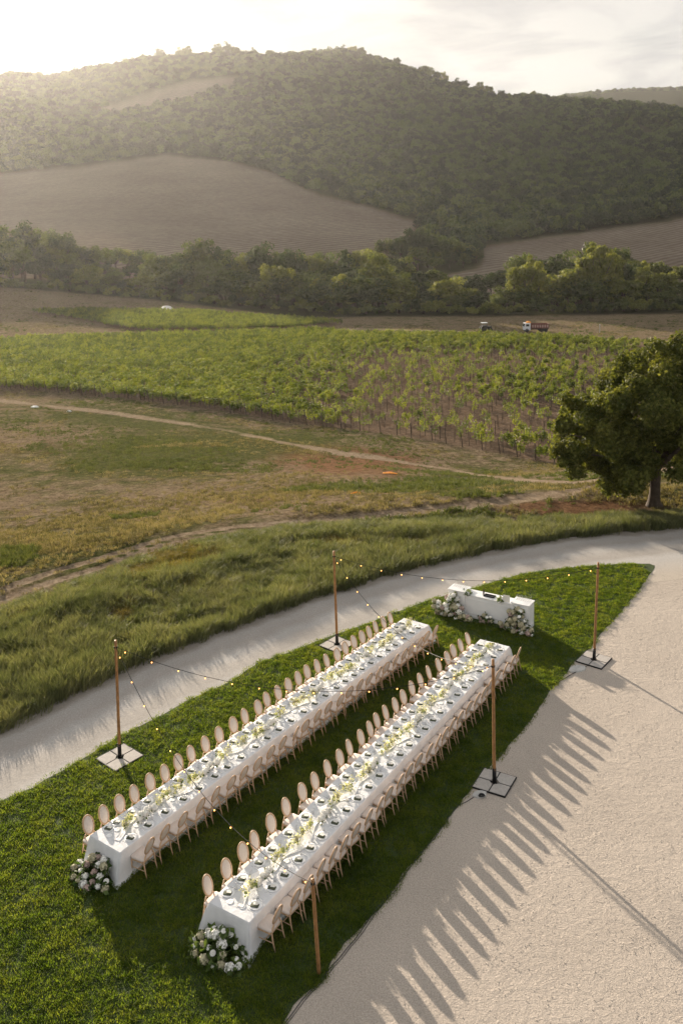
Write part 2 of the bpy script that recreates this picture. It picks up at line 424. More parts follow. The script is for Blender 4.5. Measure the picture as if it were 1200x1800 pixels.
# ------------------------------------------------------------------ terrain height
PROF = {   # heading station -> (distance, ground height); party terrace at 0
 -400: [(30,0),(37,0),(45,-.8),(60,-3.8),(80,-6.3),(100,-8.4),(130,-10.6),(150,-11.8),(200,-12),(250,-12),(300,-8),(350,-4),(400,0),(450,10),(600,30),(800,66),(1000,122),(1300,225),(1500,215),(2200,130),(3200,100)],
 0: [(30,0),(38.5,0),(45,-.6),(60,-3.5),(80,-6),(100,-8.2),(130,-10.4),(150,-11.8),(200,-12.1),(240,-12.5),(300,-11),(330,-6.7),(350,-6.2),(400,-4),(450,8),(600,29),(800,65),(1000,120),(1300,221),(1500,215),(2200,120),(3200,100)],
 300: [(30,0),(46,0),(60,-2.8),(80,-5.7),(100,-7.9),(125,-10.5),(150,-11.3),(200,-12),(260,-12.3),(300,-11.9),(350,-10),(400,-4),(450,5),(600,31),(800,81),(1000,133),(1300,250),(1500,240),(2200,120),(3200,100)],
 600: [(30,0),(50,0),(60,-1.8),(80,-5.5),(100,-9.5),(125,-11.6),(150,-12),(200,-12.3),(260,-12.6),(300,-12.4),(350,-11),(400,-6),(450,2),(600,34),(800,72),(1000,130),(1300,247),(1500,235),(2200,150),(3200,120)],
 900: [(30,0),(53,0),(60,-1.5),(80,-6.5),(100,-11),(125,-12),(150,-12.3),(200,-12.5),(260,-12.6),(300,-12.6),(350,-11.5),(400,-7.3),(450,-1.7),(520,7.2),(600,17.5),(800,61),(1000,117),(1300,188),(1500,180),(2200,300),(3200,250)],
 1200: [(30,0),(54,0),(60,-1.4),(80,-5.7),(100,-10.4),(125,-12),(150,-12.4),(200,-12.5),(260,-12.6),(300,-12.4),(350,-10),(400,-4.3),(450,1.2),(520,13.5),(560,21.6),(600,27),(800,61),(1000,117),(1200,160),(1300,158),(1500,150),(2200,331),(3200,290)],
 1700: [(30,0),(54,0),(60,-1.2),(80,-5.5),(100,-10),(125,-12),(200,-12.4),(260,-12.4),(300,-12),(350,-8),(400,0),(450,8),(520,18),(600,33),(800,66),(1000,120),(1200,165),(1500,150),(2200,345),(3200,300)],
}
YK = 1.5
def ymap(y): return np.where(np.asarray(y, float) > 450, 450+(np.asarray(y, float)-450)*YK, y)
for k_ in PROF: PROF[k_] = [(float(ymap(y)), z if y <= 450 else CAM_H+(z-CAM_H)*float(ymap(y))/y) for y, z in PROF[k_]]
def pchip(x, y, xq):
    x = np.asarray(x, float); y = np.asarray(y, float); h = np.diff(x); d = np.diff(y)/h
    m = np.zeros_like(y); m[0] = d[0]; m[-1] = d[-1]
    for i in range(1, len(x)-1):
        if d[i-1]*d[i] > 0:
            w1 = 2*h[i]+h[i-1]; w2 = h[i]+2*h[i-1]; m[i] = (w1+w2)/(w1/d[i-1]+w2/d[i])
    i = np.clip(np.searchsorted(x, xq)-1, 0, len(x)-2); t = (xq-x[i])/h[i]; t = np.clip(t, 0, 1)
    return ((2*t**3-3*t**2+1)*y[i] + (t**3-2*t**2+t)*h[i]*m[i] + (-2*t**3+3*t**2)*y[i+1] + (t**3-t**2)*h[i]*m[i+1])
NQ = 400
LY0, LY1 = math.log(30), math.log(4550)
lq = np.linspace(LY0, LY1, NQ)
stn = sorted(PROF)
tab = np.array([pchip(np.log([a for a, b in PROF[s_]]), [b for a, b in PROF[s_]], lq) for s_ in stn])
pxq = np.linspace(-400, 1700, 211)
TAB = np.array([pchip(stn, tab[:, j], pxq) for j in range(NQ)]).T      # (211, NQ)
def terr(X, Y):
    X = np.asarray(X, float); Y = np.asarray(Y, float)
    Yc = np.clip(Y, 30.001, 4540)
    px = np.clip(661 + 1552 * X / np.maximum(Y, 30), -400, 1699.9)
    a = (px+400)/10; b = (np.log(Yc)-LY0)/(LY1-LY0)*(NQ-1)
    ai = np.floor(a).astype(int); bi = np.minimum(np.floor(b).astype(int), NQ-2); fa = a-ai; fb = b-bi
    ai = np.minimum(ai, 209)
    z = (TAB[ai, bi]*(1-fa)+TAB[ai+1, bi]*fa)*(1-fb) + (TAB[ai, bi+1]*(1-fa)+TAB[ai+1, bi+1]*fa)*fb
    amp = np.clip((Y-56)/30, 0, 1)*.5
    z = z + (vn(X, Y, 26, 3)-.5)*np.minimum(amp, .9) + (vn(X, Y, 190, 5)-.5)*np.clip((Y-700)/600, 0, 1)*46*np.clip((2000-Y)/450, .35, 1)
    return z
def proj(X, Y, Z):
    X = np.asarray(X, float); Y = np.asarray(Y, float); d = np.stack(np.broadcast_arrays(X, Y, np.asarray(Z)-CAM_H), -1)
    w = d @ FWD; w = np.where(np.abs(w) < 1e-3, 1e-3, w)
    return PCX + FPX*(d @ RT)/w, PCY - FPX*(d @ UP)/w
_ys = np.exp(np.linspace(math.log(18), math.log(4400), 2800))
def T(px, py):
    """where the sight line meets the terrain"""
    d = ray(px, py); X = d[0]/d[1]*_ys; Zr = CAM_H + d[2]/d[1]*_ys
    h = terr(X, _ys) - Zr; k = np.argmax(h > 0)
    if h[k] <= 0: k = len(_ys)-1
    return np.array([X[k], _ys[k], float(terr(X[k], _ys[k]))])
def TL(pts): return [T(*p) for p in pts]
def in_poly(px, py, poly):
    px = np.asarray(px); py = np.asarray(py); c = np.zeros(px.shape, bool); n = len(poly)
    for i in range(n):
        x0, y0 = poly[i]; x1, y1 = poly[(i+1) % n]
        if y0 == y1: continue
        c ^= ((y0 > py) != (y1 > py)) & (px < (x1-x0)*(py-y0)/(y1-y0)+x0)
    return c
def dist_line(X, Y, pts):
    D = np.full(np.shape(X), 1e9)
    for a, b in zip(pts[:-1], pts[1:]):
        a = np.array(a[:2]); b = np.array(b[:2]); v = b-a; l2 = v@v+1e-9
        t = np.clip(((X-a[0])*v[0]+(Y-a[1])*v[1])/l2, 0, 1)
        D = np.minimum(D, np.hypot(X-a[0]-t*v[0], Y-a[1]-t*v[1]))
    return D

# outlines measured on the ground, first as sight lines, then as places
VINE_A = [(-120,612),(0,604),(60,598),(250,592),(400,588),(560,584),(620,590),(700,590),(840,592),(900,595),(1000,598),(1080,604),(1350,620),(1350,850),(1020,822),(950,812),(850,792),(750,773),(640,758),(500,742),(400,724),(250,704),(120,692),(0,684),(-120,672)]
VINE_B = [(50,550),(150,547),(350,551),(420,557),(560,566),(600,571),(480,580),(400,582),(250,582),(200,576),(110,558)]
FIELD_A = [(-400,335),(0,305),(80,299),(150,290),(290,272),(400,283),(480,303),(520,325),(560,343),(640,360),(740,392),(700,440),(600,470),(300,500),(-400,470)]
FIELD_B = [(850,434),(950,417),(1050,404),(1200,384),(1500,360),(1500,520),(700,520),(700,495),(800,480),(845,470)]
FIELD_C = [(150,202),(210,180),(260,163),(330,141),(425,131),(415,152),(330,183),(250,196)]
OPEN_L = [(-500,504),(0,504),(120,514),(280,528),(420,545),(620,572),(1400,560),(1400,1300),(-500,1300)]
RUT1 = TL([(-90,1058),(0,1035),(100,1000),(240,958),(330,935),(420,922),(520,914),(600,907),(700,896),(800,885),(900,874),(1000,862),(1060,850)])
RUT2 = TL([(-90,1078),(0,1052),(100,1018),(240,972),(330,946),(420,932),(520,921),(600,913),(700,904),(800,893),(900,880),(1000,866),(1060,852)])
PATH = TL([(-90,690),(0,704),(100,716),(200,727),(300,742),(400,757),(500,778),(600,797),(700,812),(800,826),(900,842),(1000,850),(1100,838),(1200,822),(1300,812)])
PATH2 = TL([(560,588),(620,578),(700,580),(800,584),(900,586)])
STRIP_FAR = TL([(-150,1105),(0,1068),(120,1028),(240,980),(350,950),(500,926),(600,921),(700,916),(800,911),(950,910),(1100,901),(1200,896),(1350,892)])
ROAD_FAR = [G(*p) for p in [(-150,1350),(0,1296),(80,1256),(150,1219),(287,1157),(400,1113),(475,1084),(560,1054),(653,1026),(709,1008),(793,989),(870,972),(920,962),(1000,949),(1067,942),(1133,936),(1200,931),(1350,922)]]
LAWN_ROAD = [(-200,1475),(0,1408),(60,1384),(140,1338),(210,1295),(285,1257),(327,1234),(373,1213),(420,1190),(450,1167),(520,1142),(590,1115),(650,1095),(688,1079),(746,1058),(790,1045),(842,1031),(907,1011),(960,1002),(1045,994),(1100,991),(1140,991)]
LAWN_YARD = [(1152,995),(1133,1022),(1114,1047),(1092,1073),(1072,1097),(1052,1118),(1040,1136),(1006,1166),(988,1193),(965,1215),(950,1240),(930,1268),(908,1294),(890,1315),(872,1337),(850,1362),(826,1388),(806,1418),(780,1449),(759,1477),(734,1508),(708,1536),(698,1556),(671,1596),(638,1626),(607,1658),(582,1688),(571,1720),(541,1744),(515,1768),(500,1790),(470,1850),(380,2000)]

# ------------------------------------------------------------------ terrain mesh
rows = np.concatenate([np.linspace(-80, 25, 12), np.arange(30, 145, .55), np.arange(145, 420, 2.6), np.arange(424, 2100, 12), np.arange(2120, 4540, 50)])
tcol = np.concatenate([np.linspace(-2.6, -.62, 26), np.linspace(-.60, .56, 420), np.linspace(.58, 2.6, 26)])
YY, TT = np.meshgrid(rows, tcol, indexing='ij')
XX = TT * np.maximum(YY, 32)
ZZ = terr(XX, YY)
PXg, PYg = proj(XX, np.maximum(YY, 20), ZZ)
ZZ = np.where(YY < 56, np.minimum(ZZ, 0) - .03, ZZ)
d1 = np.minimum(dist_line(XX, YY, RUT1), dist_line(XX, YY, RUT2)); dP = dist_line(XX, YY, PATH)
dS = np.maximum(d1, 0)
ZZ = ZZ - .16*np.exp(-(d1/.35)**2)*(YY > 34)
mid = (YY > 30) & (YY < 420)
soilm = np.clip(1.15 - d1/.55, 0, 1)*(.65+.5*vn(XX, YY, 6, 9)) + np.clip(1.1 - dP/(1.2+YY*.014), 0, 1)*(.40+.50*vn(XX, YY, 6, 11)) + .9*np.clip(1.1 - dist_line(XX, YY, PATH2)/4, 0, 1)
def blob(cx, cy, rx, ry): return np.exp(-(((PXg-cx)/rx)**2 + ((PYg-cy)/ry)**2))
soilm = np.where(mid, np.clip(soilm + .34*blob(60,522,260,14) + .36*blob(60,578,160,16) + .42*blob(930, 862, 170, 16) + .5*blob(1130, 800, 60, 25)+.35*blob(620,800,110,10), 0, 1), 0)
green = .34 + .3*(vn(XX, YY, 14, 21)-.5) + .35*blob(250, 800, 240, 55) + .30*blob(140, 735, 200, 22) + .25*blob(480, 775, 150, 22) + .42*blob(770, 848, 120, 26) + .3*blob(250,965,300,40) + .5*blob(960,855,60,7) + .3*blob(1190,850,60,22) - .40*blob(640, 830, 130, 28) - .2*blob(420, 880, 200, 16) - .25*blob(60,760,130,30) - .1*blob(60,520,300,40)
green = np.where(PYg < 600, green*.9 + .05, green)
red = .18 + 1.0*blob(1010, 893, 130, 15) + .75*blob(620, 812, 150, 30) + .3*blob(420, 880, 200, 22) + .25*blob(60, 790, 200, 50)
vA = in_poly(PXg, PYg, VINE_A) & (YY > 80) & (YY < 300); vB = in_poly(PXg, PYg, VINE_B) & (YY > 80) & (YY < 330)
fA = in_poly(PXg, PYg, FIELD_A) & (YY > 380) & (YY < 1125); fB = in_poly(PXg, PYg, FIELD_B) & (YY > 340) & (YY < 825)
fC = in_poly(PXg, PYg, FIELD_C) & (YY > 1050)
fld = fA | fB | fC
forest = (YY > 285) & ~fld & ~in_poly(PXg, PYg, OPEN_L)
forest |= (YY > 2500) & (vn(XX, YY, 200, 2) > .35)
def smooth(m):
    m = m.astype(float)
    for _ in range(2):
        m = (m + np.roll(m, 1, 0) + np.roll(m, -1, 0) + np.roll(m, 1, 1) + np.roll(m, -1, 1))/5
    return m
nR, nC = XX.shape
idx = np.arange(nR*nC).reshape(nR, nC)
F = np.stack([idx[:-1, :-1], idx[:-1, 1:], idx[1:, 1:], idx[1:, :-1]], -1).reshape(-1, 4)
me = fast_mesh('terrain', np.stack([XX, YY, ZZ], -1).reshape(-1, 3), F, M['terrain'], True)
for nm, chans in (('zone', (soilm, np.clip(green, 0, 1), np.clip(red, 0, 1))), ('zone2', (smooth(fld), smooth(vA | vB), smooth(forest)))):
    at = me.color_attributes.new(nm, 'FLOAT_COLOR', 'POINT')
    a = np.ones((nR*nC, 4), np.float32)
    for i, c in enumerate(chans): a[:, i] = c.reshape(-1)
    at.data.foreach_set('color', a.ravel())
tag(link(bpy.data.objects.new('hills_and_fields', me)), kind='structure')

def sheet(name, outline, z, m, sub=0, kind='structure'):
    me = bpy.data.meshes.new(name)
    me.from_pydata([(p[0], p[1], z) for p in outline], [], [tuple(range(len(outline)))])
    me.materials.append(m); me.update()
    o = link(bpy.data.objects.new(name, me)); tag(o, kind=kind); return o
# gravel yard + road: one band each, road laid between strip and lawn
far = [tuple(p) for p in ROAD_FAR]
def jitter(pts, step, amp, seed):
    out = []
    for a, b in zip(pts[:-1], pts[1:]):
        n = max(1, int(math.dist(a[:2], b[:2])/step))
        for i in range(n):
            t = i/n; x = a[0]+(b[0]-a[0])*t; y = a[1]+(b[1]-a[1])*t
            k = (float(vn(x, y, .35, seed))-.5)*2*amp + (float(vn(x, y, 1.3, seed+1))-.5)*amp
            dx_, dy_ = b[0]-a[0], b[1]-a[1]; l = math.hypot(dx_, dy_)+1e-9
            out.append((x-dy_/l*k, y+dx_/l*k))
    out.append(tuple(pts[-1][:2])); return out
lawn_road = [tuple(G(*p)) for p in LAWN_ROAD]
lawn_yard = [tuple(G(*p)) for p in LAWN_YARD]
LAWN = jitter(lawn_road, .12, .05, 31) + jitter(lawn_yard, .12, .06, 33) + [(-4, 12), (-12, 12), (-18, 20)]
sheet('gravel_yard', [(-22,8),(30,8),(40,30),(34,46), tuple(G(1350,960)), tuple(G(1200,990)), (12.6,44.2)] + [p for p in [tuple(G(1120, 1000)), tuple(G(1000,1050)), tuple(G(700,1150)), tuple(G(300,1300)), tuple(G(0,1450))]], 0.0, M['gravel'])
def resample(pts, step):
    out = [pts[0]]
    for a, b in zip(pts[:-1], pts[1:]):
        n_ = max(1, int(math.dist(a, b)/step)); out += [(a[0]+(b[0]-a[0])*(k+1)/n_, a[1]+(b[1]-a[1])*(k+1)/n_) for k in range(n_)]
    return out
rl = resample(far, .35); rl = [tuple(np.mean(rl[max(0, i-6):i+7], axis=0)) for i in range(len(rl))]
V = []; D_ = []; nk = 34
for i, p in enumerate(rl):
    a = rl[max(0, i-3)]; b = rl[min(len(rl)-1, i+3)]; t_ = (b[0]-a[0], b[1]-a[1]); l = math.hypot(*t_); nx, ny = t_[1]/l, -t_[0]/l
    for k in range(nk):
        d = -.4+k*.2; V.append((p[0]+nx*d, p[1]+ny*d, .004)); D_.append(d)
F_ = [(i*nk+k, i*nk+k+1, (i+1)*nk+k+1, (i+1)*nk+k) for i in range(len(rl)-1) for k in range(nk-1)]
me = fast_mesh('gravel_road', V, [f[::-1] for f in F_], M['road'])
at = me.attributes.new('across', 'FLOAT', 'POINT'); at.data.foreach_set('value', np.array(D_, np.float32))
tag(link(bpy.data.objects.new('gravel_road', me)), kind='structure')
sheet('lawn', LAWN, 0.012, M['lawn_soil'])

# ------------------------------------------------------------------ scatter with geometry nodes (only for stuff)
def scatter(name, P, rot, scl, idx_, protos, label, cat):
    col = bpy.data.collections.new(name + '_kinds')
    for i, (pm) in enumerate(protos):
        po = bpy.data.objects.new('%s_kind_%02d' % (name, i), pm); col.objects.link(po)
    me = bpy.data.meshes.new(name); P = np.asarray(P, np.float32)
    me.vertices.add(len(P)); me.vertices.foreach_set('co', P.ravel())
    a = me.attributes.new('rot', 'FLOAT_VECTOR', 'POINT'); a.data.foreach_set('vector', np.asarray(rot, np.float32).ravel())
    a = me.attributes.new('scl', 'FLOAT_VECTOR', 'POINT'); a.data.foreach_set('vector', np.asarray(scl, np.float32).ravel())
    a = me.attributes.new('idx', 'INT', 'POINT'); a.data.foreach_set('value', np.asarray(idx_, np.int32))
    me.update()
    o = link(bpy.data.objects.new(name, me))
    ng = bpy.data.node_groups.new(name, 'GeometryNodeTree')
    ng.interface.new_socket('Geometry', in_out='INPUT', socket_type='NodeSocketGeometry')
    ng.interface.new_socket('Geometry', in_out='OUTPUT', socket_type='NodeSocketGeometry')
    gi = ng.nodes.new('NodeGroupInput'); go = ng.nodes.new('NodeGroupOutput')
    ip = ng.nodes.new('GeometryNodeInstanceOnPoints'); ip.inputs['Pick Instance'].default_value = True
    ci = ng.nodes.new('GeometryNodeCollectionInfo'); ci.inputs['Collection'].default_value = col
    ci.inputs['Separate Children'].default_value = True; ci.inputs['Reset Children'].default_value = True
    def na(nm, ty):
        n = ng.nodes.new('GeometryNodeInputNamedAttribute'); n.data_type = ty; n.inputs['Name'].default_value = nm
        return [s_ for s_ in n.outputs if s_.enabled and s_.name == 'Attribute'][0]
    e2r = ng.nodes.new('FunctionNodeEulerToRotation')
    K = ng.links.new
    K(gi.outputs[0], ip.inputs['Points']); K(ci.outputs[0], ip.inputs['Instance'])
    K(na('idx', 'INT'), ip.inputs['Instance Index']); K(na('rot', 'FLOAT_VECTOR'), e2r.inputs[0])
    K(e2r.outputs[0], ip.inputs['Rotation']); K(na('scl', 'FLOAT_VECTOR'), ip.inputs['Scale'])
    K(ip.outputs[0], go.inputs[0])
    md = o.modifiers.new('scatter', 'NODES'); md.node_group = ng
    tag(o, label, cat, kind='stuff'); return o
def rots(n, tilt=.15):
    r = np.zeros((n, 3)); r[:, 0] = rng.normal(0, tilt, n); r[:, 1] = rng.normal(0, tilt, n); r[:, 2] = rng.uniform(0, 6.283, n)
    return r
def scl(n, lo, hi, zv=.2):
    s_ = rng.uniform(lo, hi, n)[:, None]*np.ones((1, 3)); s_[:, 2] *= rng.uniform(1-zv, 1+zv, n); return s_

def blades(name, n, h, spread, width, lean, m, seed=1, curve=.5):
    r = np.random.default_rng(seed); a = r.uniform(0, 6.283, n); rad = spread*np.sqrt(r.uniform(0, 1, n))
    bx, by = rad*np.cos(a), rad*np.sin(a); hh = h*r.uniform(.6, 1.15, n)*(1-.35*(rad/spread)**2)
    la = a + r.normal(0, .9, n); ln = lean*r.uniform(.2, 1, n)*hh
    wa = r.uniform(0, 6.283, n); wx, wy = np.cos(wa)*width/2, np.sin(wa)*width/2
    lx, ly = np.cos(la)*ln, np.sin(la)*ln
    V = np.zeros((n, 5, 3))
    V[:, 0] = np.stack([bx-wx, by-wy, np.zeros(n)-.01], 1); V[:, 1] = np.stack([bx+wx, by+wy, np.zeros(n)-.01], 1)
    V[:, 2] = np.stack([bx+lx*.35+wx*.8, by+ly*.35+wy*.8, hh*.6], 1); V[:, 3] = np.stack([bx+lx*.35-wx*.8, by+ly*.35-wy*.8, hh*.6], 1)
    V[:, 4] = np.stack([bx+lx, by+ly, hh*(1-.15*lean)], 1)
    b = np.arange(n)[:, None]*5
    me = bpy.data.meshes.new(name)
    me.from_pydata(V.reshape(-1, 3).tolist(), [], [tuple(q) for q in (b+np.array([0,1,2,3])).tolist()] + [tuple(q) for q in (b+np.array([3,2,4])).tolist()])
    me.materials.append(m); me.update(); return me
def leafcloud(name, C, Nn, size, m, aspect=1.4, seed=1):
    """leaf quads (folded) at C with normals Nn"""
    r = np.random.default_rng(seed); n = len(C)
    Nn = Nn/np.maximum(np.linalg.norm(Nn, axis=1, keepdims=True), 1e-6)
    a = r.normal(size=(n, 3)); u = a - (a*Nn).sum(1, keepdims=True)*Nn; u /= np.linalg.norm(u, axis=1, keepdims=True)
    w = np.cross(Nn, u); s_ = (size*r.uniform(.6, 1.25, n))[:, None]
    V = np.stack([C-u*s_*aspect/2, C-w*s_/2+Nn*s_*.12, C+u*s_*aspect/2, C+w*s_/2+Nn*s_*.12], 1)
    return fast_mesh(name, V.reshape(-1, 3), np.arange(n*4).reshape(-1, 4), m)
def crown_points(seed, n, nblob, rx, rz, blob_r, zc, taper=0.0, shell=.55, flat=.0):
    """leaf centres gathered in clumps that fill a crown"""
    r = np.random.default_rng(seed)
    d = r.normal(size=(nblob, 3)); d /= np.linalg.norm(d, axis=1, keepdims=True)
    d[:, 2] = np.where(d[:, 2] < -.5, -d[:, 2]*.4, d[:, 2])
    rad = r.uniform(.35, 1, nblob)**.6
    B = d*rad[:, None]*np.array([rx, rx, rz])
    if taper: B[:, :2] *= (1 - taper*np.clip(B[:, 2:3]/rz, -1, 1))
    B[:, 2] += zc
    br = blob_r*r.uniform(.6, 1.25, nblob)
    k = r.integers(0, nblob, n); e = r.normal(size=(n, 3)); e /= np.linalg.norm(e, axis=1, keepdims=True)
    rr = r.uniform(shell, 1, n)
    C = B[k] + e*(br[k]*rr)[:, None]*np.array([1, 1, .8])
    Nn = e + r.normal(size=(n, 3))*.45 + np.array([0, 0, .25])
    return C, Nn

# ------------------------------------------------------------------ lawn blades
lawn_tufts = [blades('lawn_tuft', 36, .07, .16, .012, 1.5, M['lawn_blade'], 50+i) for i in range(6)]
area_n = 90000
cx = rng.uniform(-20, 13, area_n); cy = rng.uniform(14, 46, area_n)
ppx, ppy = proj(cx, cy, 0*cx)
LP = [tuple(p) for p in LAWN]
ok = in_poly(cx, cy, LP) & (ppx > -120) & (ppx < 1300) & (ppy < 1900)
cx, cy = cx[ok], cy[ok]
keep = rng.uniform(0, 1, len(cx)) < np.clip(1.25-(cy-16)/45, .5, 1)
for bx_, by_, ba_, hx_, hy_ in ((-8.33,26.69,R(50.7),.62,.62), (-1.71,34.18,R(50.7),.62,.62), (3.44,25.23,R(62.2),.62,.62), (8.30,32.72,R(53.2),.62,.62),
                                (-2.880,28.178,R(55.776),7.8,.55), (.4207,26.031,R(58.843),7.8,.58), (4.6,36.3,-.523,1.95,.4)):
    lx_ = (cx-bx_)*math.cos(ba_)+(cy-by_)*math.sin(ba_); ly_ = -(cx-bx_)*math.sin(ba_)+(cy-by_)*math.cos(ba_)
    keep &= ~((np.abs(lx_) < hx_) & (np.abs(ly_) < hy_))
cx, cy = cx[keep], cy[keep]
n = len(cx)
hs = .70 + .5*vn(cx, cy, .32, 41, 2) + .25*vn(cx, cy, 2.5, 43, 2)
s_ = np.stack([rng.uniform(.8, 1.3, n)]*2 + [hs], 1)
scatter('lawn_grass', np.stack([cx, cy, np.full(n, .012)], 1), rots(n, .2), s_, rng.integers(0, 6, n), lawn_tufts, 'short green mown grass of the lawn under and around the two tables', 'grass')

# loose stones on the gravel yard
def pebble(i):
    b = MB(); r = random.Random(i); b.lathe([(.010*r.uniform(.6,1),0),(.017*r.uniform(.8,1.2),.005),(.012*r.uniform(.7,1.1),.013),(.001,.016)], 6); return b.mesh('pebble', M['pebble'])
M['pebble'] = mat('pebble', (.52,.47,.41), .9, .3, 30, rnd_obj=.7)
n0 = 52000
qx = rng.uniform(-6, 17, n0); qy = rng.uniform(13, 45, n0); qpx, qpy = proj(qx, qy, 0*qx)
ok = ~in_poly(qx, qy, LP) & (qpx < 1260) & (qpy < 1860) & (qx > np.interp(qy, [13, 45], [-5, 9])) & (rng.uniform(0, 1, n0) < .25+.9*vn(qx, qy, 1.6, 111)**2)
qx, qy = qx[ok], qy[ok]; n = len(qx)
scatter('loose_gravel', np.stack([qx, qy, np.full(n, .002)], 1), rots(n, .2), scl(n, .3, .85, .4), rng.integers(0, 4, n), [pebble(i) for i in range(4)], 'loose stones scattered over the gravel yard', 'gravel')

# ------------------------------------------------------------------ tall grass strip
tall = [blades('tall_clump', 60, .62, .34, .022, .75, M['tall_grass'], 70+i) for i in range(6)] + [blades('strip_low_clump', 46, .40, .30, .026, 1.0, M['strip_dry'], 80+i) for i in range(3)]
SF = [tuple(p[:2]) for p in STRIP_FAR]
STRIP = far + SF[::-1]
n0 = 52000
cx = rng.uniform(-26, 30, n0); cy = rng.uniform(24, 62, n0)
ok = in_poly(cx, cy, STRIP); cx, cy = cx[ok], cy[ok]
dn = dist_line(cx, cy, far); df = dist_line(cx, cy, SF)
v = vn(cx, cy, 2.4, 61)
ppx, ppy = proj(cx, cy, 0*cx)
ok = (dn > .30) & (rng.uniform(0, 1, len(cx)) < .50+.5*v) & (df > .1*rng.uniform(0, 3, len(cx))) & ((vn(cx, cy, .9, 66) > .33) | (dn < .8))
cx, cy, dn, df, v = cx[ok], cy[ok], dn[ok], df[ok], v[ok]
n = len(cx); cz = np.minimum(terr(cx, cy), 0)
hs = (.70 + 1.0*np.clip(v, 0, 1))*np.clip(.35+df*.28, .35, 1)*(.9+.3*np.exp(-dn/.8))
s_ = np.stack([rng.uniform(.8, 1.25, n)]*2 + [hs], 1)
lowc = (vn(cx, cy, 2.2, 63)+.25*np.exp(-((df-2.5)/3)**2)*(cx < 4)+rng.normal(0, .06, n) > .82) & (dn > 1.0)
scatter('tall_grass', np.stack([cx, cy, cz-.03], 1), rots(n, .12), s_, np.where(lowc, rng.integers(6, 9, n), rng.integers(0, 6, n)), tall, 'waist-high olive green grass strip between the gravel road and the dirt track', 'grass')

# ------------------------------------------------------------------ rough meadow tufts
tuft = [blades('meadow_tuft', 22, .20, .22, .03, .9, M['dry_tuft'], 90+i) for i in range(4)] + [blades('meadow_weed', 24, .24, .24, .035, .7, M['weed'], 96+i) for i in range(3)]
n0 = 170000
u = rng.uniform(0, 1, n0); cy = 36*np.exp(u*math.log(340/36)); cx = rng.uniform(-.55, .50, n0)*cy
cz = terr(cx, cy); ppx, ppy = proj(cx, cy, cz)
D1 = np.minimum(dist_line(cx, cy, RUT1), dist_line(cx, cy, RUT2)); DP = dist_line(cx, cy, PATH)
ok = ~in_poly(cx, cy, STRIP) & ~in_poly(ppx, ppy, VINE_A) & ~in_poly(ppx, ppy, VINE_B) & (D1 > .45) & (DP > 1.3) & in_poly(ppx, ppy, OPEN_L)
ok &= (ppy < 1120) & ~((cy < 60) & in_poly(cx, cy, [(-60,0),(60,0)] + far[::-1]))
bare = np.exp(-(((ppx-1000)/150)**2+((ppy-892)/18)**2)) + .6*np.exp(-(((ppx-640)/130)**2+((ppy-812)/24)**2)) + .8*np.exp(-(((ppx-930)/150)**2+((ppy-862)/12)**2))
v = vn(cx, cy, 7, 77); ok &= rng.uniform(0, 1, n0) < (.02+1.5*np.clip(v-.25, 0, 1)**1.3)*(1-bare)
cx, cy, cz, v, ppx, ppy = cx[ok], cy[ok], cz[ok], v[ok], ppx[ok], ppy[ok]; n = len(cx)
g = vn(cx, cy, 11, 79)+.25*np.exp(-(((ppx-260)/240)**2+((ppy-800)/50)**2))+.3*np.exp(-(((ppx-770)/120)**2+((ppy-845)/26)**2)) > .58
ii = np.where(g, rng.integers(4, 7, n), rng.integers(0, 4, n))
sc_ = scl(n, .5, 1.3, .3)*(.7+.6*v)[:, None]*np.where(cy > 150, 1.5, 1.0)[:, None]
scatter('meadow_grass', np.stack([cx, cy, cz-.02], 1), rots(n, .2), sc_, ii, tuft, 'dry and green tufts of rough meadow grass below the terrace', 'grass')

# ------------------------------------------------------------------ vineyard
def vine_foliage(seed, n, w, zlo, zhi, size):
    r = np.random.default_rng(seed)
    nb = 7; B = np.stack([r.uniform(-w, w, nb), r.normal(0, .13, nb), r.uniform(zlo, zhi, nb)], 1)
    k = r.integers(0, nb, n); C = B[k]+r.normal(size=(n, 3))*np.array([.16, .13, .17])
    dr = r.uniform(0, 1, n) < .12; C[dr, 2] += r.uniform(0, .35, dr.sum())
    Nn = r.normal(size=(n, 3)) + np.array([0, 0, .5])
    return leafcloud('foliage', C, Nn, size, M['vine_leaf'], 1.15, seed)
def vine_trunk(h=1.0):
    b = MB(); b.tube([(0,0,-.05),(.03,.02,.4),(-.02,0,.8),(.02,0,h)], [.04,.033,.028,.02], 6); return b.mesh('trunk', M['bark'])
def post_mesh(h=1.95, r=.045):
    b = MB(); b.tube([(0,0,-.1),(0,0,h)], [r, r*.85], 6); return b.mesh('vineyard_post', M['post'])
lush = [vine_foliage(200+i, 240, .56, .75, 1.75, .18) for i in range(5)]
thin = [vine_foliage(220+i, 90, .52, .75, 1.50, .15) for i in range(5)]
VT = vine_trunk(); PM = post_mesh()
def joined(parts):
    vs = []; fs = []; mi = []; mats = []
    for p, _ in parts:
        b = len(vs); vs += [tuple(v.co) for v in p.vertices]; m_ = p.materials[0]
        if m_ not in mats: mats.append(m_)
        for q in p.polygons: fs.append(tuple(i+b for i in q.vertices)); mi.append(mats.index(m_))
    me = bpy.data.meshes.new('vine_kind'); me.from_pydata(vs, [], fs)
    for m_ in mats: me.materials.append(m_)
    me.polygons.foreach_set('material_index', mi); me.update(); return me
kinds = [joined([(lush[i], 0), (VT, 0)]) for i in range(5)] + [joined([(thin[i], 0), (VT, 0)]) for i in range(5)] + [joined([(PM, 0)])]
ra = R(48); rd = np.array([math.sin(ra), math.cos(ra)]); rn = np.array([rd[1], -rd[0]])
vx, vy, vr, vk = [], [], [], []
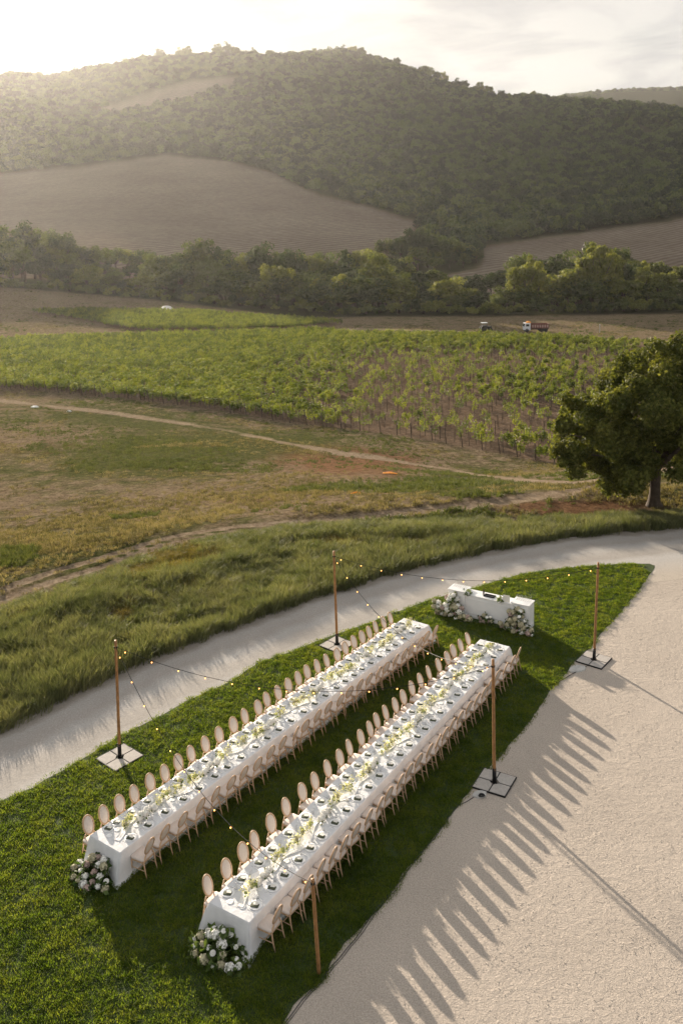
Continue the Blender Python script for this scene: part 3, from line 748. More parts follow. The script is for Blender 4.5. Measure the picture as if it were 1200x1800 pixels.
for a in np.arange(-141, 261, 2.7):
    t = np.arange(-120, 420, 1.0)
    X = rn[0]*(-a) + rd[0]*t; Y = 130 + rn[1]*(-a) + rd[1]*t
    m_ = (Y > 80) & (Y < 330) & (X > -.56*Y) & (X < .46*Y)
    vx.append(X[m_]); vy.append(Y[m_]); vr.append(np.full(m_.sum(), a)); vk.append(np.round(t[m_]/1.0))
vx, vy, vr, vk = map(np.concatenate, (vx, vy, vr, vk))
vx = vx + rng.normal(0, .08, len(vx)); vy = vy + rng.normal(0, .08, len(vy))
vz = terr(vx, vy); ppx, ppy = proj(vx, vy, vz)
inA = in_poly(ppx, ppy, VINE_A) & (vy < 290); inB = in_poly(ppx, ppy, VINE_B) & (vy > 230)
ok = (inA | inB) & (ppx > -60) & (ppx < 1290)
vx, vy, vz, ppx, ppy, vr, vk, inB = [q[ok] for q in (vx, vy, vz, ppx, ppy, vr, vk, inB)]
dens = np.where(inB, 1.0, 1.0 - .92*np.clip((ppx-400)/240, 0, 1)*np.clip((ppy-602)/25, 0, 1) + .5*(vn(vx, vy, 22, 88)-.5) + .35*np.exp(-((ppx-960)/90)**2-((ppy-680)/40)**2) + .55*np.exp(-((ppx-930)/60)**2-((ppy-800)/25)**2))
u = rng.uniform(0, 1, len(vx)); isl = u < dens; ist = ~isl & (rng.uniform(0, 1, len(vx)) < .62 - .20*np.clip((ppx-560)/150, 0, 1))
kidx = np.where(isl, rng.integers(0, 5, len(vx)), rng.integers(5, 10, len(vx)))
present = isl | ist
post = (vk % 4 == 0)
hv = np.where(isl, rng.uniform(.85, 1.1, len(vx)), rng.uniform(.85, 1.15, len(vx)))
RZ = math.pi/2 - ra
near = vy*1.0
order = np.argsort(np.where(present, near, 1e9)); top = order[:300]
single = np.zeros(len(vx), bool); single[top] = True
def mk(name, me, parent=None, loc=(0,0,0), rz=0, sc=1.0):
    o = bpy.data.objects.new(name, me); o.location = loc; o.rotation_euler = (0, 0, rz); o.scale = (sc,)*3 if not hasattr(sc, '__len__') else sc
    return link(o, parent)
ra_ = {}
for i in range(len(vx)):
    if inB[i]: continue
    a = float(vr[i])
    if a not in ra_ or vy[i] < ra_[a][0]: ra_[a] = (vy[i], ppx[i])
rowrank = {a: q+1 for q, a in enumerate(sorted([a for a in ra_ if ra_[a][1] > -40], key=lambda a: ra_[a][1]))}
for a in ra_: rowrank.setdefault(a, 1)
inrow = {}
for i in top[np.argsort(vy[top])]:
    rt = empty('grape_vine', (vx[i], vy[i], vz[i]), RZ+rnd.uniform(-.1, .1)); rt.scale = (1, 1, float(hv[i]))
    lushq = kidx[i] < 5
    rk = rowrank[float(vr[i])]; inrow[rk] = inrow.get(rk, 0)+1
    tag(rt, '%s grape vine, %s from the front in the %s vine row from the left' % ('full leafy' if lushq else 'sparse thin', ordinal(inrow[rk]), ordinal(rk)), 'grape vine',
        'leafy grape vines in the near rows' if lushq else 'sparse grape vines in the near rows')
    mk('foliage', (lush+thin)[int(kidx[i])], rt); mk('trunk', VT, rt)
rest = present & ~single
P_ = np.concatenate([np.stack([vx, vy, vz], 1)[rest], np.stack([vx, vy+.1, vz], 1)[post]])
n1, n2 = rest.sum(), post.sum()
rr = np.zeros((n1+n2, 3)); rr[:n1, 2] = RZ + rng.normal(0, .12, n1) + np.where(rng.uniform(0, 1, n1) < .5, math.pi, 0); rr[n1:, :2] = rng.normal(0, .04, (n2, 2))
ss = np.ones((n1+n2, 3)); ss[:n1, 2] = hv[rest]; ss[:n1, :2] *= rng.uniform(.9, 1.25, n1)[:, None]; ss[n1:, 2] = rng.uniform(.9, 1.12, n2)
scatter('vineyard_rows', P_, rr, ss, np.concatenate([kidx[rest], np.full(n2, 10)]), kinds, 'further rows of green grape vines on posts in the vineyard', 'vineyard')
# end posts of the rows along the near side
ends = {}
for i in range(len(vx)):
    if inB[i]: continue
    a = float(vr[i])
    if a not in ends or vy[i] < vy[ends[a]]: ends[a] = i
k = 0
EP = post_mesh(2.1, .06)
for a, i in sorted(ends.items()):
    if not (ppy[i] > 640 and -20 < ppx[i] < 1000): continue
    o = mk('vineyard_post', EP, None, (vx[i]-rd[0]*.6, vy[i]-rd[1]*.6, float(terr(vx[i]-rd[0]*.6, vy[i]-rd[1]*.6))))
    o.rotation_euler = (R(rnd.uniform(2, 9)), R(-rnd.uniform(2, 9)), 0); k += 1
    tag(o, 'dark leaning wooden end post of the %s vine row from the left' % ordinal(rowrank[a]), 'post', 'end posts along the near edge of the vineyard')

# ------------------------------------------------------------------ trees
def limbs(seed, h, crown_z, spread, r0):
    r = random.Random(seed); b = MB()
    b.tube([(0,0,-.3),(r.uniform(-.1,.1)*h*.1,0,crown_z*.5),(r.uniform(-.2,.2)*h*.1,r.uniform(-.2,.2)*h*.1,crown_z)], [r0*1.5, r0, r0*.8], 8)
    for i in range(5):
        a = 6.283*i/5+r.uniform(-.4,.4); e = spread*r.uniform(.5,.8)
        b.tube([(0,0,crown_z*.85),(e*.4*math.cos(a), e*.4*math.sin(a), crown_z+(h-crown_z)*.25),(e*math.cos(a), e*math.sin(a), crown_z+(h-crown_z)*r.uniform(.4,.65))],
               [r0*.7, r0*.45, r0*.15], 6)
    return b.mesh('trunk', M['bark'], True)
CR = {}
def crown(kind, i):
    if kind == 'round':   # unit height 1 => scaled; built at 10 m
        C, Nn = crown_points(300+i, 3000, 30, 3.5, 4.1, 1.35, 5.2); s_ = .42; m_ = 'leaf_dark'
    elif kind == 'green':
        C, Nn = crown_points(330+i, 2800, 28, 3.3, 4.2, 1.3, 5.1); s_ = .42; m_ = 'leaf_mid'
    elif kind == 'poplar':
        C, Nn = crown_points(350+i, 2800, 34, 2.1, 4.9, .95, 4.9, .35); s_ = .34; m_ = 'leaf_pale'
    else:
        C, Nn = crown_points(370+i, 1500, 16, 4.6, 3.6, 1.7, 4.6); s_ = .6; m_ = 'leaf_mid' if i else 'leaf_dark'
    return leafcloud('crown', C, Nn, s_, M[m_], 1.3, 400+i)
for kd, c in (('round', 4), ('green', 3), ('poplar', 3), ('bush', 3)): CR[kd] = [crown(kd, i) for i in range(c)]
TRK = [limbs(i, 10, 3.4, 3.2, .22) for i in range(3)]
TREES = 0
def tree(kind, px_, Y, htop, label, group=None, wide=1.0, name=None):
    X = (px_-661)/1552*Y; z = float(terr(X, Y))
    h = htop
    sc = h/10.0
    rt = empty(name or {'round':'oak_tree','green':'broadleaf_tree','poplar':'poplar_tree','bush':'bush'}[kind], (X, Y, z-.1), rnd.uniform(0, 6.28))
    rt.scale = (sc*wide, sc*wide, sc)
    mk('crown', rnd.choice(CR[kind]), rt)
    if kind != 'bush': mk('trunk', rnd.choice(TRK), rt)
    tag(rt, label, 'bush' if kind == 'bush' else 'tree', group); return rt
def topz(px_, py, Y): return CAM_H + (396 - .0101*(px_-661)*0 + (px_-661)*.0101*1.0 - py)*Y/1552
# silhouette of the valley belt
SIL = [(-100,385),(0,380),(60,378),(100,398),(160,418),(215,436),(260,432),(300,430),(350,418),(400,428),(450,436),(500,428),(560,438),(600,442),(650,432),(700,448),(730,470),(785,478),(850,492),(900,460),(930,447),(965,472),(1000,452),(1045,432),(1090,440),(1130,462),(1170,474),(1220,480),(1300,478)]
def sil(x): return float(np.interp(x, [a for a, b in SIL], [b for a, b in SIL]))
belt = []
for px_ in range(-80, 1290, 24):       # back row
    x = px_+rnd.uniform(-7, 7); Y = (400 if x < 250 else 352) + rnd.uniform(-14, 14)
    belt.append((x, Y, sil(x)-14+rnd.uniform(0, 18), rnd.choice(['round','round','green']) if not 620 < x < 730 else 'green', 'back'))
for px_ in range(-80, 1290, 26):       # middle row
    x = px_+rnd.uniform(-8, 8); Y = (375 if x < 300 else 345 if x < 420 else 318) + rnd.uniform(-8, 8)
    k_ = rnd.choice(['round','round','green']); t_ = sil(x)+rnd.uniform(16, 42)
    belt.append((x, Y, t_, k_, 'middle'))
for px_ in range(-80, 1290, 25):       # front row
    x = px_+rnd.uniform(-8, 8); Y = float(np.interp(x, [0,120,300,420,600], [352,350,342,322,294])) + rnd.uniform(-4, 4)
    belt.append((x, Y, (sil(x)+30 if x < 300 else max(sil(x)+35, 475))+rnd.uniform(0, 25), rnd.choice(['round','green','round']), 'front'))
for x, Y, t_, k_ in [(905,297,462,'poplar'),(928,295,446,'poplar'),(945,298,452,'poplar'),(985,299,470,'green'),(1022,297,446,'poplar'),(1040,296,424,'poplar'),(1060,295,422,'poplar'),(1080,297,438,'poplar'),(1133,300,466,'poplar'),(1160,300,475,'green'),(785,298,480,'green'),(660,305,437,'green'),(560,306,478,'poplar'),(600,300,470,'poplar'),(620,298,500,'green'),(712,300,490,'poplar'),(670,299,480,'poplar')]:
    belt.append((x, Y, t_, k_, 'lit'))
cnt = {}
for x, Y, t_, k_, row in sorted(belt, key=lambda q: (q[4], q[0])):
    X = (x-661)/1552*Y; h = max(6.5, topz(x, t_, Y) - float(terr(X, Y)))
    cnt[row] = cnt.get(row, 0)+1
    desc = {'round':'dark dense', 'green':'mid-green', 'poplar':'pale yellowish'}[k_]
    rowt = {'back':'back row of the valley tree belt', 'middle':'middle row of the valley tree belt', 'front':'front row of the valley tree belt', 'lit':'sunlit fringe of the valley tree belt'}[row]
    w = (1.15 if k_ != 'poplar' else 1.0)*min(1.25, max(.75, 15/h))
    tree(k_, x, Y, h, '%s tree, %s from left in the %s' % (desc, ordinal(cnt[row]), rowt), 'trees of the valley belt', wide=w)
bn = 0
for px_ in range(-80, 1260, 16):
    bn += 1; x = px_+rnd.uniform(-6, 6); tree('bush', x, float(np.interp(x, [0,120,300,420,600], [343,340,332,312,285]))+rnd.uniform(-3, 3), rnd.uniform(3.5, 6.5), 'low dark bush, %s from left along the foot of the valley tree belt' % ordinal(bn), 'bushes at the foot of the belt', wide=rnd.uniform(.9, 1.3))
# clump on the edge of the ploughed field
for q, (x, Y, t_, k_) in enumerate([(705,425,412,'round'),(728,430,398,'round'),(752,425,396,'round'),(735,415,430,'round'),(775,430,418,'round'),(800,440,420,'round'),(825,445,432,'round'),(790,420,440,'round'),(765,410,445,'round'),(815,425,450,'round'),(838,440,452,'green'),(680,430,413,'green')]):
    X = (x-661)/1552*Y; h = topz(x, t_, Y)-float(terr(X, Y))
    tree(k_, x, Y, max(h, 8), 'tree, %s from left in the clump beside the ploughed field' % ordinal(q+1), 'trees of the clump by the field', wide=1.1*min(1.2, 14/max(h, 8)))

# wooded hill: one mass of crowns, built on the slopes
def far_crown(i):
    C, Nn = crown_points(500+i, 620, 9, 3.2, 2.9, 2.0, 4.2, shell=.8)
    return leafcloud('far_crown', C, Nn, .85, M['leaf_far'], 1.25, 520+i)
fk = [far_crown(i) for i in range(6)]
n0 = 48000
cy = np.sqrt(rng.uniform(430**2, 1480**2, n0)); cx = rng.uniform(-.56, .48, n0)*cy; cyo = cy.copy(); cx = cx/cy; cy = ymap(cy); cx = cx*cy
cz = terr(cx, cy); ppx, ppy = proj(cx, cy, cz)
okf = ~in_poly(ppx, ppy, FIELD_A) & ~in_poly(ppx, ppy, FIELD_B) & ~((cyo > 850) & in_poly(ppx, ppy, FIELD_C)) & (ppy < np.where(ppx < 720, 410, 500)) & (ppx < 1290) & (ppx > -90)
okf &= ~((ppx < 740) & (cyo < np.where(ppx > 590, 560, 640))) & ~((ppx > 840) & (cyo < 505)) & ~((cyo < 440))
# hidden ground behind the crest of a field is still wood; but nothing may stand in front of a field
cx, cy, cz, cyo = cx[okf], cy[okf], cz[okf], cyo[okf]; n = len(cx)
sg = (.70+.62*vn(cx, cy, 60, 91))
sc_ = scl(n, .65, 1.35, .25)*(sg*cy/cyo)[:, None]
scatter('wooded_hillside', np.stack([cx, cy, cz-.6], 1), rots(n, .08), sc_, rng.integers(0, 6, n), fk, 'dense dark oak woodland covering the hillside up to the ridge', 'woodland')
# far hill woods
n0 = 5000
cy = rng.uniform(2700, 3250, n0); cx = rng.uniform(.08, .48, n0)*cy; ok = vn(cx, cy, 200, 2) > .5; cx, cy = cx[ok], cy[ok]; n = len(cx)
scatter('far_woods', np.stack([cx, cy, terr(cx, cy)-.5], 1), rots(n, .05), scl(n, 1.1, 1.9), rng.integers(0, 6, n), fk, 'distant wood along the hazy hill at the far right', 'woodland')
# trees standing out on the ridge
rq = 0
def ridge_y(px_):
    ys = np.linspace(1100, 2050, 300); X = (px_-661)/1552*ys; z = terr(X, ys); _, py = proj(X, ys, z); k = int(np.argmin(py)); return float(ys[k])
for x, h in [(78,9),(88,11),(118,8),(160,8),(232,9),(268,11),(296,15),(330,15),(345,16),(395,15),(410,17),(425,14),(455,12),(485,11),(520,10),(560,10),(610,12),(625,14),(640,13),(700,12),(745,15),(758,16),(770,14),(782,16),(805,13),(818,14),(845,16),(858,14),(880,11),(935,10),(985,9),(1070,9),(1175,9)]:
    rq += 1; Y = ridge_y(x)-4
    tree('round' if rq % 3 else 'green', x, Y, h*1.8, 'tree against the sky, %s from left along the ridge' % ordinal(rq), 'trees standing out on the ridge', wide=rnd.uniform(.8, 1.15))
# cypresses on the far hill
cyp = MB(); cyp.lathe([(0.2,-.3),(.9,.6),(1.1,3),(.9,6),(.5,8.6),(.05,10.5)], 9)
cym = cyp.mesh('cypress', M['leaf_far'])
for q, (x, h, w) in enumerate([(1131,17,1.5),(1136,20,1.6),(1127,9,1.2),(1188,15,1.6),(1191,17,1.6),(1185,12,1.5)]):
    Y = 3060.; X = (x-661)/1552*Y; rt = empty('cypress_tree', (X, Y, float(terr(X, Y))-.4)); rt.scale = (w*1.4, w*1.4, h/7.2)
    C, Nn = crown_points(600+q, 300, 14, .8, 4.6, .55, 5.0, .4); mk('crown', leafcloud('crown', C, Nn, .7, M['leaf_far'], 1.3, q), rt)
    mk('trunk', TRK[0], rt, sc=.8)
    tag(rt, 'dark cypress, %s in the thin group on the far hazy hilltop' % ordinal(q+1), 'tree', 'cypresses on the far hill')
for q, (x, h) in enumerate([(1108,15),(1114,17),(1119,15),(1147,14),(1165,9)]):
    rt = tree('round', x, 3055., h*1.4, 'round tree, %s from left on the far hazy hilltop' % ordinal(q+1), 'round trees on the far hill', wide=1.3)

# the big oak at the right
t0 = T(1149, 889); oak = empty('oak_tree', (t0[0], t0[1], t0[2]-.05))
s56 = t0[1]/1552
def opos(px_, py, dy=0.0): return np.array([(px_-1149)*s56, dy, (889-py)*s56])
OBX = [(1010,790,28),(1030,800,26),(1040,760,34),(1020,720,30),(1060,800,34)]
OB = []   # foliage masses: place, radius
r_ = random.Random(5)
for px_, py, rr_ in [(1115,640,36),(1150,620,30),(1085,650,30),(1180,640,38),(1060,690,36),(1100,690,48),(1150,690,56),(1200,690,50),(1240,680,45),(1270,700,40),(1035,725,34),(1020,755,30),(1000,700,20),(985,740,24),(975,785,22),(985,810,18),(1060,770,42),(1110,760,48),(1160,760,52),(1215,760,50),(1260,760,34),(1075,830,36),(1100,855,16),(1060,845,18),(1120,815,34),(1160,810,30),(1200,790,28),(1240,790,26),(1130,612,18),(1205,615,26),(1250,640,34),(1300,740,34),(1005,825,14),(1185,600,16)]+OBX:
    for _ in range(4):
        q = opos(px_+r_.uniform(-.55,.55)*rr_, py+r_.uniform(-.5,.5)*rr_, 0)
        hx = (px_-1165)*s56; D = math.sqrt(max(1.0, 5.0**2-(hx*.9)**2-((q[2]-5.6)*.8)**2))
        dy_ = r_.uniform(-D, D)*.9; OB.append((q[0], dy_, q[2]-dy_*.24, rr_*s56*r_.uniform(.45, .8)))
OB = np.array(OB)
rg = np.random.default_rng(77); nL = 130000; k = rg.choice(len(OB), nL, p=(OB[:, 3]**2)/(OB[:, 3]**2).sum())
e = rg.normal(size=(nL, 3)); e /= np.linalg.norm(e, axis=1, keepdims=True)
C = OB[k, :3] + e*(OB[k, 3]*rg.uniform(.45, 1.05, nL))[:, None]
# twigs: pull leaves into sprigs
tw = rg.normal(size=(2600, 3)); kk = rg.integers(0, nL, 2600); near_k = rg.integers(0, 2600, nL)
Nn = e + rg.normal(size=(nL, 3))*.6 + np.array([0, 0, .3])
C = C + .18*np.sin(C[:, [1, 2, 0]]*4.3) + rg.normal(0, .05, (nL, 3))
keepL = vn(C[:, 0]*1+C[:, 1]*.7, C[:, 2]*1-C[:, 1]*.6, .9, 15) > .25
C, Nn = C[keepL], Nn[keepL]
mk('crown', leafcloud('crown', C, Nn, .145, M['oak_leaf'], 1.5, 78), oak)
b = MB()
b.tube([(0,0,-.2),(0,0,.05),(-.03,0,.25),(.0,0,.6),(.02,0,1.2),(.05,.0,2.0),(.0,0,2.8)], [.62,.52,.40,.34,.31,.30,.26], 12)
for a, e1, z1, z2, r1 in [(0,2.0,3.4,5.2,.17),(.9,1.6,3.8,6.2,.15),(1.9,2.2,3.2,5.0,.16),(2.8,2.8,3.2,4.6,.18),(3.5,3.6,3.0,3.6,.15),(4.3,1.8,3.6,6.4,.14),(5.2,2.6,3.3,4.8,.16),(3.1,4.2,3.6,4.4,.12),(5.9,2.2,4.0,6.8,.13),(2.4,.8,4.5,8.2,.17)]:
    b.tube([(0,0,2.2),(e1*.35*math.cos(a), e1*.35*math.sin(a), z1*.92),(e1*.75*math.cos(a), e1*.75*math.sin(a), (z1+z2)/2),(e1*1.25*math.cos(a), e1*1.25*math.sin(a), z2)], [r1*1.3, r1, r1*.6, r1*.2], 8)
    for s3 in range(3):
        a2 = a+r_.uniform(-.9,.9); b.tube([(e1*.7*math.cos(a), e1*.7*math.sin(a), (z1+z2)/2-.1),(e1*.9*math.cos(a)+.7*math.cos(a2), e1*.9*math.sin(a)+.7*math.sin(a2), z2*.9+.3)], [r1*.4, r1*.1], 5)
b.build('trunk', M['bark'], oak, True)
tag(oak, 'large spreading oak tree with thick trunk beside the bend of the road', 'tree')

# ------------------------------------------------------------------ tables
T1 = dict(c=(-2.880, 28.178), a=R(55.776), L=15.62, W=1.19, nm='left')
T2 = dict(c=(0.4207, 26.031), a=R(58.843), L=15.62, W=1.23, nm='right')
for t in (T1, T2):
    t['u'] = np.array([math.cos(t['a']), math.sin(t['a'])]); t['n'] = np.array([t['u'][1], -t['u'][0]])   # n points to the yard side
def tp(t, s_, n_): 
    p = np.array(t['c']) + t['u']*s_ + t['n']*n_; return (float(p[0]), float(p[1]))
TH = .76
def cloth_mesh(t, seed):
    L_, W_ = t['L']/2, t['W']/2; per = []
    step = .07
    def seg(a, b):
        n_ = int(math.dist(a, b)/step); return [(a[0]+(b[0]-a[0])*i/n_, a[1]+(b[1]-a[1])*i/n_) for i in range(n_)]
    cs = [(-L_,-W_),(L_,-W_),(L_,W_),(-L_,W_)]
    per = seg(cs[0], cs[1])+seg(cs[1], cs[2])+seg(cs[2], cs[3])+seg(cs[3], cs[0])
    n_ = len(per); V = []; levels = [(TH, -.012, 0), (TH-.008, .0, 0), (TH-.06, .008, .1), (.62, .018, .35), (.45, .03, .6), (.28, .04, .85), (.12, .052, 1), (.02, .07, 1.15), (.006, .11, 1.4)]
    r = np.random.default_rng(seed)
    d = 0
    for z, off, fold in levels:
        for i, (x, y) in enumerate(per):
            on_end = abs(abs(x)-L_) < 1e-6
            cxn = max(0, abs(x)-(L_-.30))/.30; cyn = max(0, abs(y)-(W_-.22))/.22 if True else 0
            corner = min(1, cxn)*min(1, cyn) if (abs(x) > L_-.30 and abs(y) > W_-.22) else 0
            ox = (1 if x > 0 else -1) if on_end else 0; oy = (1 if y > 0 else -1) if not on_end else 0
            if corner > .0:
                dx_ = x - (L_-.30)*(1 if x > 0 else -1); dy_ = y-(W_-.22)*(1 if y > 0 else -1); l = math.hypot(dx_, dy_)+1e-6
                ox, oy = dx_/l, dy_/l
            s_ = i*step
            f1 = math.sin(s_*5.1+2*math.sin(s_*1.3+seed)+z*1.2)*.5+math.sin(s_*11.3+seed)*.3
            amp = (.028 if not on_end else .045) + .09*corner
            o_ = off + fold*amp*(f1+.55) + corner*fold*.10
            V.append((x+ox*o_, y+oy*o_, z + (0.012*math.sin(s_*3) if z < .1 and z > .01 else 0)))
    F_ = []
    nl = len(levels)
    for k in range(nl-1):
        for i in range(n_):
            j = (i+1) % n_; F_.append((k*n_+i, k*n_+j, (k+1)*n_+j, (k+1)*n_+i))
    top_ = tuple(range(n_-1, -1, -1))
    # gridded top for gentle creases
    me = bpy.data.meshes.new('tablecloth'); me.from_pydata(V, [], [tuple(reversed(f)) for f in F_] + [tuple(reversed(top_))])
    me.materials.append(M['cloth']); 
    sm = [True]*len(F_)+[False]; me.polygons.foreach_set('use_smooth', sm); me.update(); return me
for t in (T1, T2):
    tb = empty('banquet_table', (t['c'][0], t['c'][1], 0), t['a'])
    b = MB(); b.box((0,0,.725), (t['L']-.06, t['W']-.06, .03)); b.build('tabletop', M['post'], tb)
    for s_ in np.linspace(-t['L']/2+.3, t['L']/2-.3, 9):
        b = MB(); b.tube([(s_,-.4,.014),(s_,-.4,.709)], .02, 6); b.tube([(s_,.4,.014),(s_,.4,.709)], .02, 6); b.tube([(s_,-.4,.4),(s_,.4,.4)], .015, 6); b.build('leg', M['steel'], tb)
    tag(tb, 'long banquet table under the white cloth, the %s one of two' % ('one nearer the road' if t is T1 else 'one nearer the gravel yard'), 'table', 'long banquet tables')
    tb['label'] = 'long banquet table hidden under its white cloth, nearer the %s' % ('road' if t is T1 else 'gravel yard')
    o = mk('tablecloth', cloth_mesh(t, 3 if t is T1 else 8), None, (t['c'][0], t['c'][1], .002), t['a'])
    tag(o, 'floor-length white tablecloth on the %s long table, nearer the %s' % (t['nm'], 'road' if t is T1 else 'gravel yard'), 'tablecloth', 'white tablecloths')
    # gauze runner: a wandering gathered strip
    V = []; F_ = []; ns = 300
    for i in range(ns):
        x = -t['L']/2+.25+(t['L']-.5)*i/(ns-1); y0 = .13*math.sin(x*2.1+t['a']*9)+.07*math.sin(x*5.3); w_ = .11+.05*math.sin(x*3.7)
        for k_ in range(7):
            v_ = (k_/6-.5)*2; V.append((x+.05*v_*math.sin(x*2), y0+w_*v_, TH+.006+.016*abs(math.sin(v_*6+x*4))+.006*math.sin(x*17)))
    for i in range(ns-1):
        for k_ in range(6): F_.append((i*7+k_, (i+1)*7+k_, (i+1)*7+k_+1, i*7+k_+1))
    o = mk('table_runner', fast_mesh('table_runner', V, F_, M['gauze'], True), None, (t['c'][0], t['c'][1], 0), t['a'])
    tag(o, 'white gauze runner winding down the middle of the %s long table' % t['nm'], 'table runner', 'gauze runners')

# ------------------------------------------------------------------ chairs
def build_chair():
    rt = empty('chair')
    b = MB(); b.bevbox((0,.0,.475), (.47,.45,.085), .03); seat = b.build('seat', M['pad'], rt, True)
    b = MB(); b.bevbox((0,.0,.417), (.45,.43,.045), .012); b.build('seat_frame', M['wood'], rt)
    # oval back, leaning
    tilt = R(19); zc, yc = .79, -.255
    def bp(x, z, y=0): return (x, yc - math.sin(tilt)*z + math.cos(tilt)*y, zc + math.cos(tilt)*z + math.sin(tilt)*y)
    ov = [bp(.158*math.sin(a), .245*math.cos(a)) for a in np.linspace(0, 2*math.pi, 22, endpoint=False)]
    b = MB(); b.tube(ov, .022, 6, closed=True); b.build('back_frame', M['wood'], rt, True)
    b = MB(); vs = []; fs = []
    for s_ in (1, -1):
        base = len(vs); vs.append(bp(0, 0, .028*s_)) 
        for rr_, yy in ((.6, .024), (1, .0)):
            for k in range(16):
                a = 6.2832*k/16; vs.append(bp(.147*rr_*math.sin(a), .232*rr_*math.cos(a), yy*s_))
        for k in range(16):
            j = (k+1) % 16; f1 = (base, base+1+k, base+1+j); f2 = (base+1+k, base+17+k, base+17+j, base+1+j)
            fs += [f1, f2] if s_ < 0 else [f1[::-1], f2[::-1]]
    b.add(vs, fs); b.build('backrest', M['pad'], rt, True)
    for sx_ in (-1, 1):
        b = MB(); b.tube([(.20*sx_,.185,.40),(.205*sx_,.19,.2),(.20*sx_,.195,.0)], [.024,.02,.013], 6); b.build('leg', M['wood'], rt, True)
        b = MB(); b.tube([(.205*sx_,-.315,.0),(.20*sx_,-.25,.22),(.195*sx_,-.215,.44),(.115*sx_,-.222,.595)], [.013,.019,.023,.02], 6); b.build('leg', M['wood'], rt, True)
    b = MB(); b.tube([(-.2,.19,.2),(-.2,-.25,.2)], .011, 5); b.tube([(.2,.19,.2),(.2,-.25,.2)], .011, 5); b.tube([(-.2,-.02,.2),(.2,-.02,.2)], .011, 5)
    b.build('stretcher', M['wood'], rt)
    return rt
chair0 = build_chair(); ck = kidmap(chair0); first = True
ROWS = {
 'LL': (T1, -1, [-7.6,-7.07,-6.56,-6.0,-5.41,-4.86,-4.31,-3.74,-3.16,-2.55,-1.93,-1.29,-.68,-.12,.42,.98,1.55,2.09,2.63,3.17,3.7,4.3,4.88,5.37,5.89,6.43,6.94,7.43], [-1.01,-1.0,-1.01,-1.02,-1.03,-1.03,-1.05,-1.06,-1.05,-1.05,-1.07,-1.09,-1.11,-1.15,-1.14,-1.16,-1.16,-1.18,-1.17,-1.11,-1.09,-1.11,-1.12,-1.12,-1.11,-1.12,-1.11,-1.09], 'road side of the left table'),
 'LR': (T1, 1, [-7.27,-6.67,-6.04,-5.37,-4.78,-4.12,-3.59,-3.01,-2.35,-1.79,-1.24,-.62,.03,.63,1.23,1.85,2.39,2.91,3.42,3.96,4.55,5.14,5.64,6.26,6.85,7.43], [1.14,1.12,1.16,1.13,1.11,1.13,1.15,1.15,1.12,1.1,1.11,1.09,1.05,1.08,1.1,1.09,1.11,1.14,1.16,1.18,1.18,1.22,1.22,1.22,1.19,1.18], 'aisle side of the left table'),
 'RL': (T2, -1, [-7.42,-6.81,-6.15,-5.6,-4.9,-4.12,-3.37,-2.77,-2.08,-1.46,-.84,-.24,.33,.85,1.41,1.94,2.5,3.17,3.79,4.46,5.08,5.69,6.28,6.85,7.49], [-1.04,-1.06,-1.03,-1.07,-1.13,-1.16,-1.15,-1.16,-1.17,-1.16,-1.16,-1.17,-1.14,-1.18,-1.19,-1.17,-1.17,-1.17,-1.18,-1.2,-1.12,-1.12,-1.12,-1.1,-1.09], 'aisle side of the right table'),
 'RR': (T2, 1, [-7.32,-6.66,-6.16,-5.56,-5.05,-4.54,-3.92,-3.33,-2.76,-2.15,-1.55,-.93,-.34,.24,.77,1.28,1.84,2.37,3.07,3.65,4.22,4.77,5.51,6.04,6.73,7.38], [1.17,1.17,1.18,1.18,1.18,1.19,1.18,1.17,1.19,1.17,1.17,1.16,1.18,1.18,1.21,1.22,1.2,1.21,1.2,1.23,1.24,1.23,1.23,1.28,1.29,1.24], 'gravel side of the right table'),
}
# place-setting prototypes
b = MB(); b.lathe([(0.0,.0),(.09,.0),(.13,.006),(.165,.013),(.165,.017),(.125,.010),(.115,.006),(0,.006)], 24); PLATE = b.mesh('dinner_plate', M['china'], True)
b = MB(); b.lathe([(0.0,.0),(.05,.0),(.082,.008),(.082,.011),(.055,.005),(0,.005)], 16); BPLATE = b.mesh('bread_plate', M['china'], True)
b = MB(); b.bevbox((0,0,.008), (.12,.20,.016), .005); NAP = b.mesh('napkin', M['napkin'], True)
b = MB(); b.box((0,0,.0015), (.085,.12,.003)); CARD = b.mesh('menu_card', M['card'])
b = MB(); b.lathe([(0.0,.0),(.036,.0),(.034,.004),(.005,.008),(.004,.09),(.02,.10),(.036,.13),(.038,.16),(.031,.20)], 12); WINE = b.mesh('wine_glass', M['glass'], True)
b = MB(); b.lathe([(0.0,.0),(.032,.0),(.036,.09),(.0345,.09),(.03,.008),(0,.008)], 12); TUMB = b.mesh('water_glass', M['glass'], True)
b = MB(); b.box((0,-.03,.002), (.012,.14,.003)); b.box((0,.065,.002), (.024,.05,.003)); FORK = b.mesh('fork', M['silver'])
b = MB(); b.box((0,-.05,.002), (.014,.09,.003)); b.box((.002,.05,.002), (.018,.11,.002)); KNIFE = b.mesh('knife', M['silver'])
b = MB(); b.lathe([(0,.0),(.028,0),(.034,.06),(.031,.06),(.026,.02),(0,.02)], 12); VOT = b.mesh('votive_cup', M['glass'], True)
b = MB(); b.lathe([(0,0),(.02,0),(.02,.03),(0,.034)], 10); WAX = b.mesh('candle', M['card'], True)
def put(name, me, t, s_, n_, z, rz, label, cat, group):
    x, y = tp(t, s_, n_); o = mk(name, me, None, (x, y, z), rz); tag(o, label, cat, group); return o
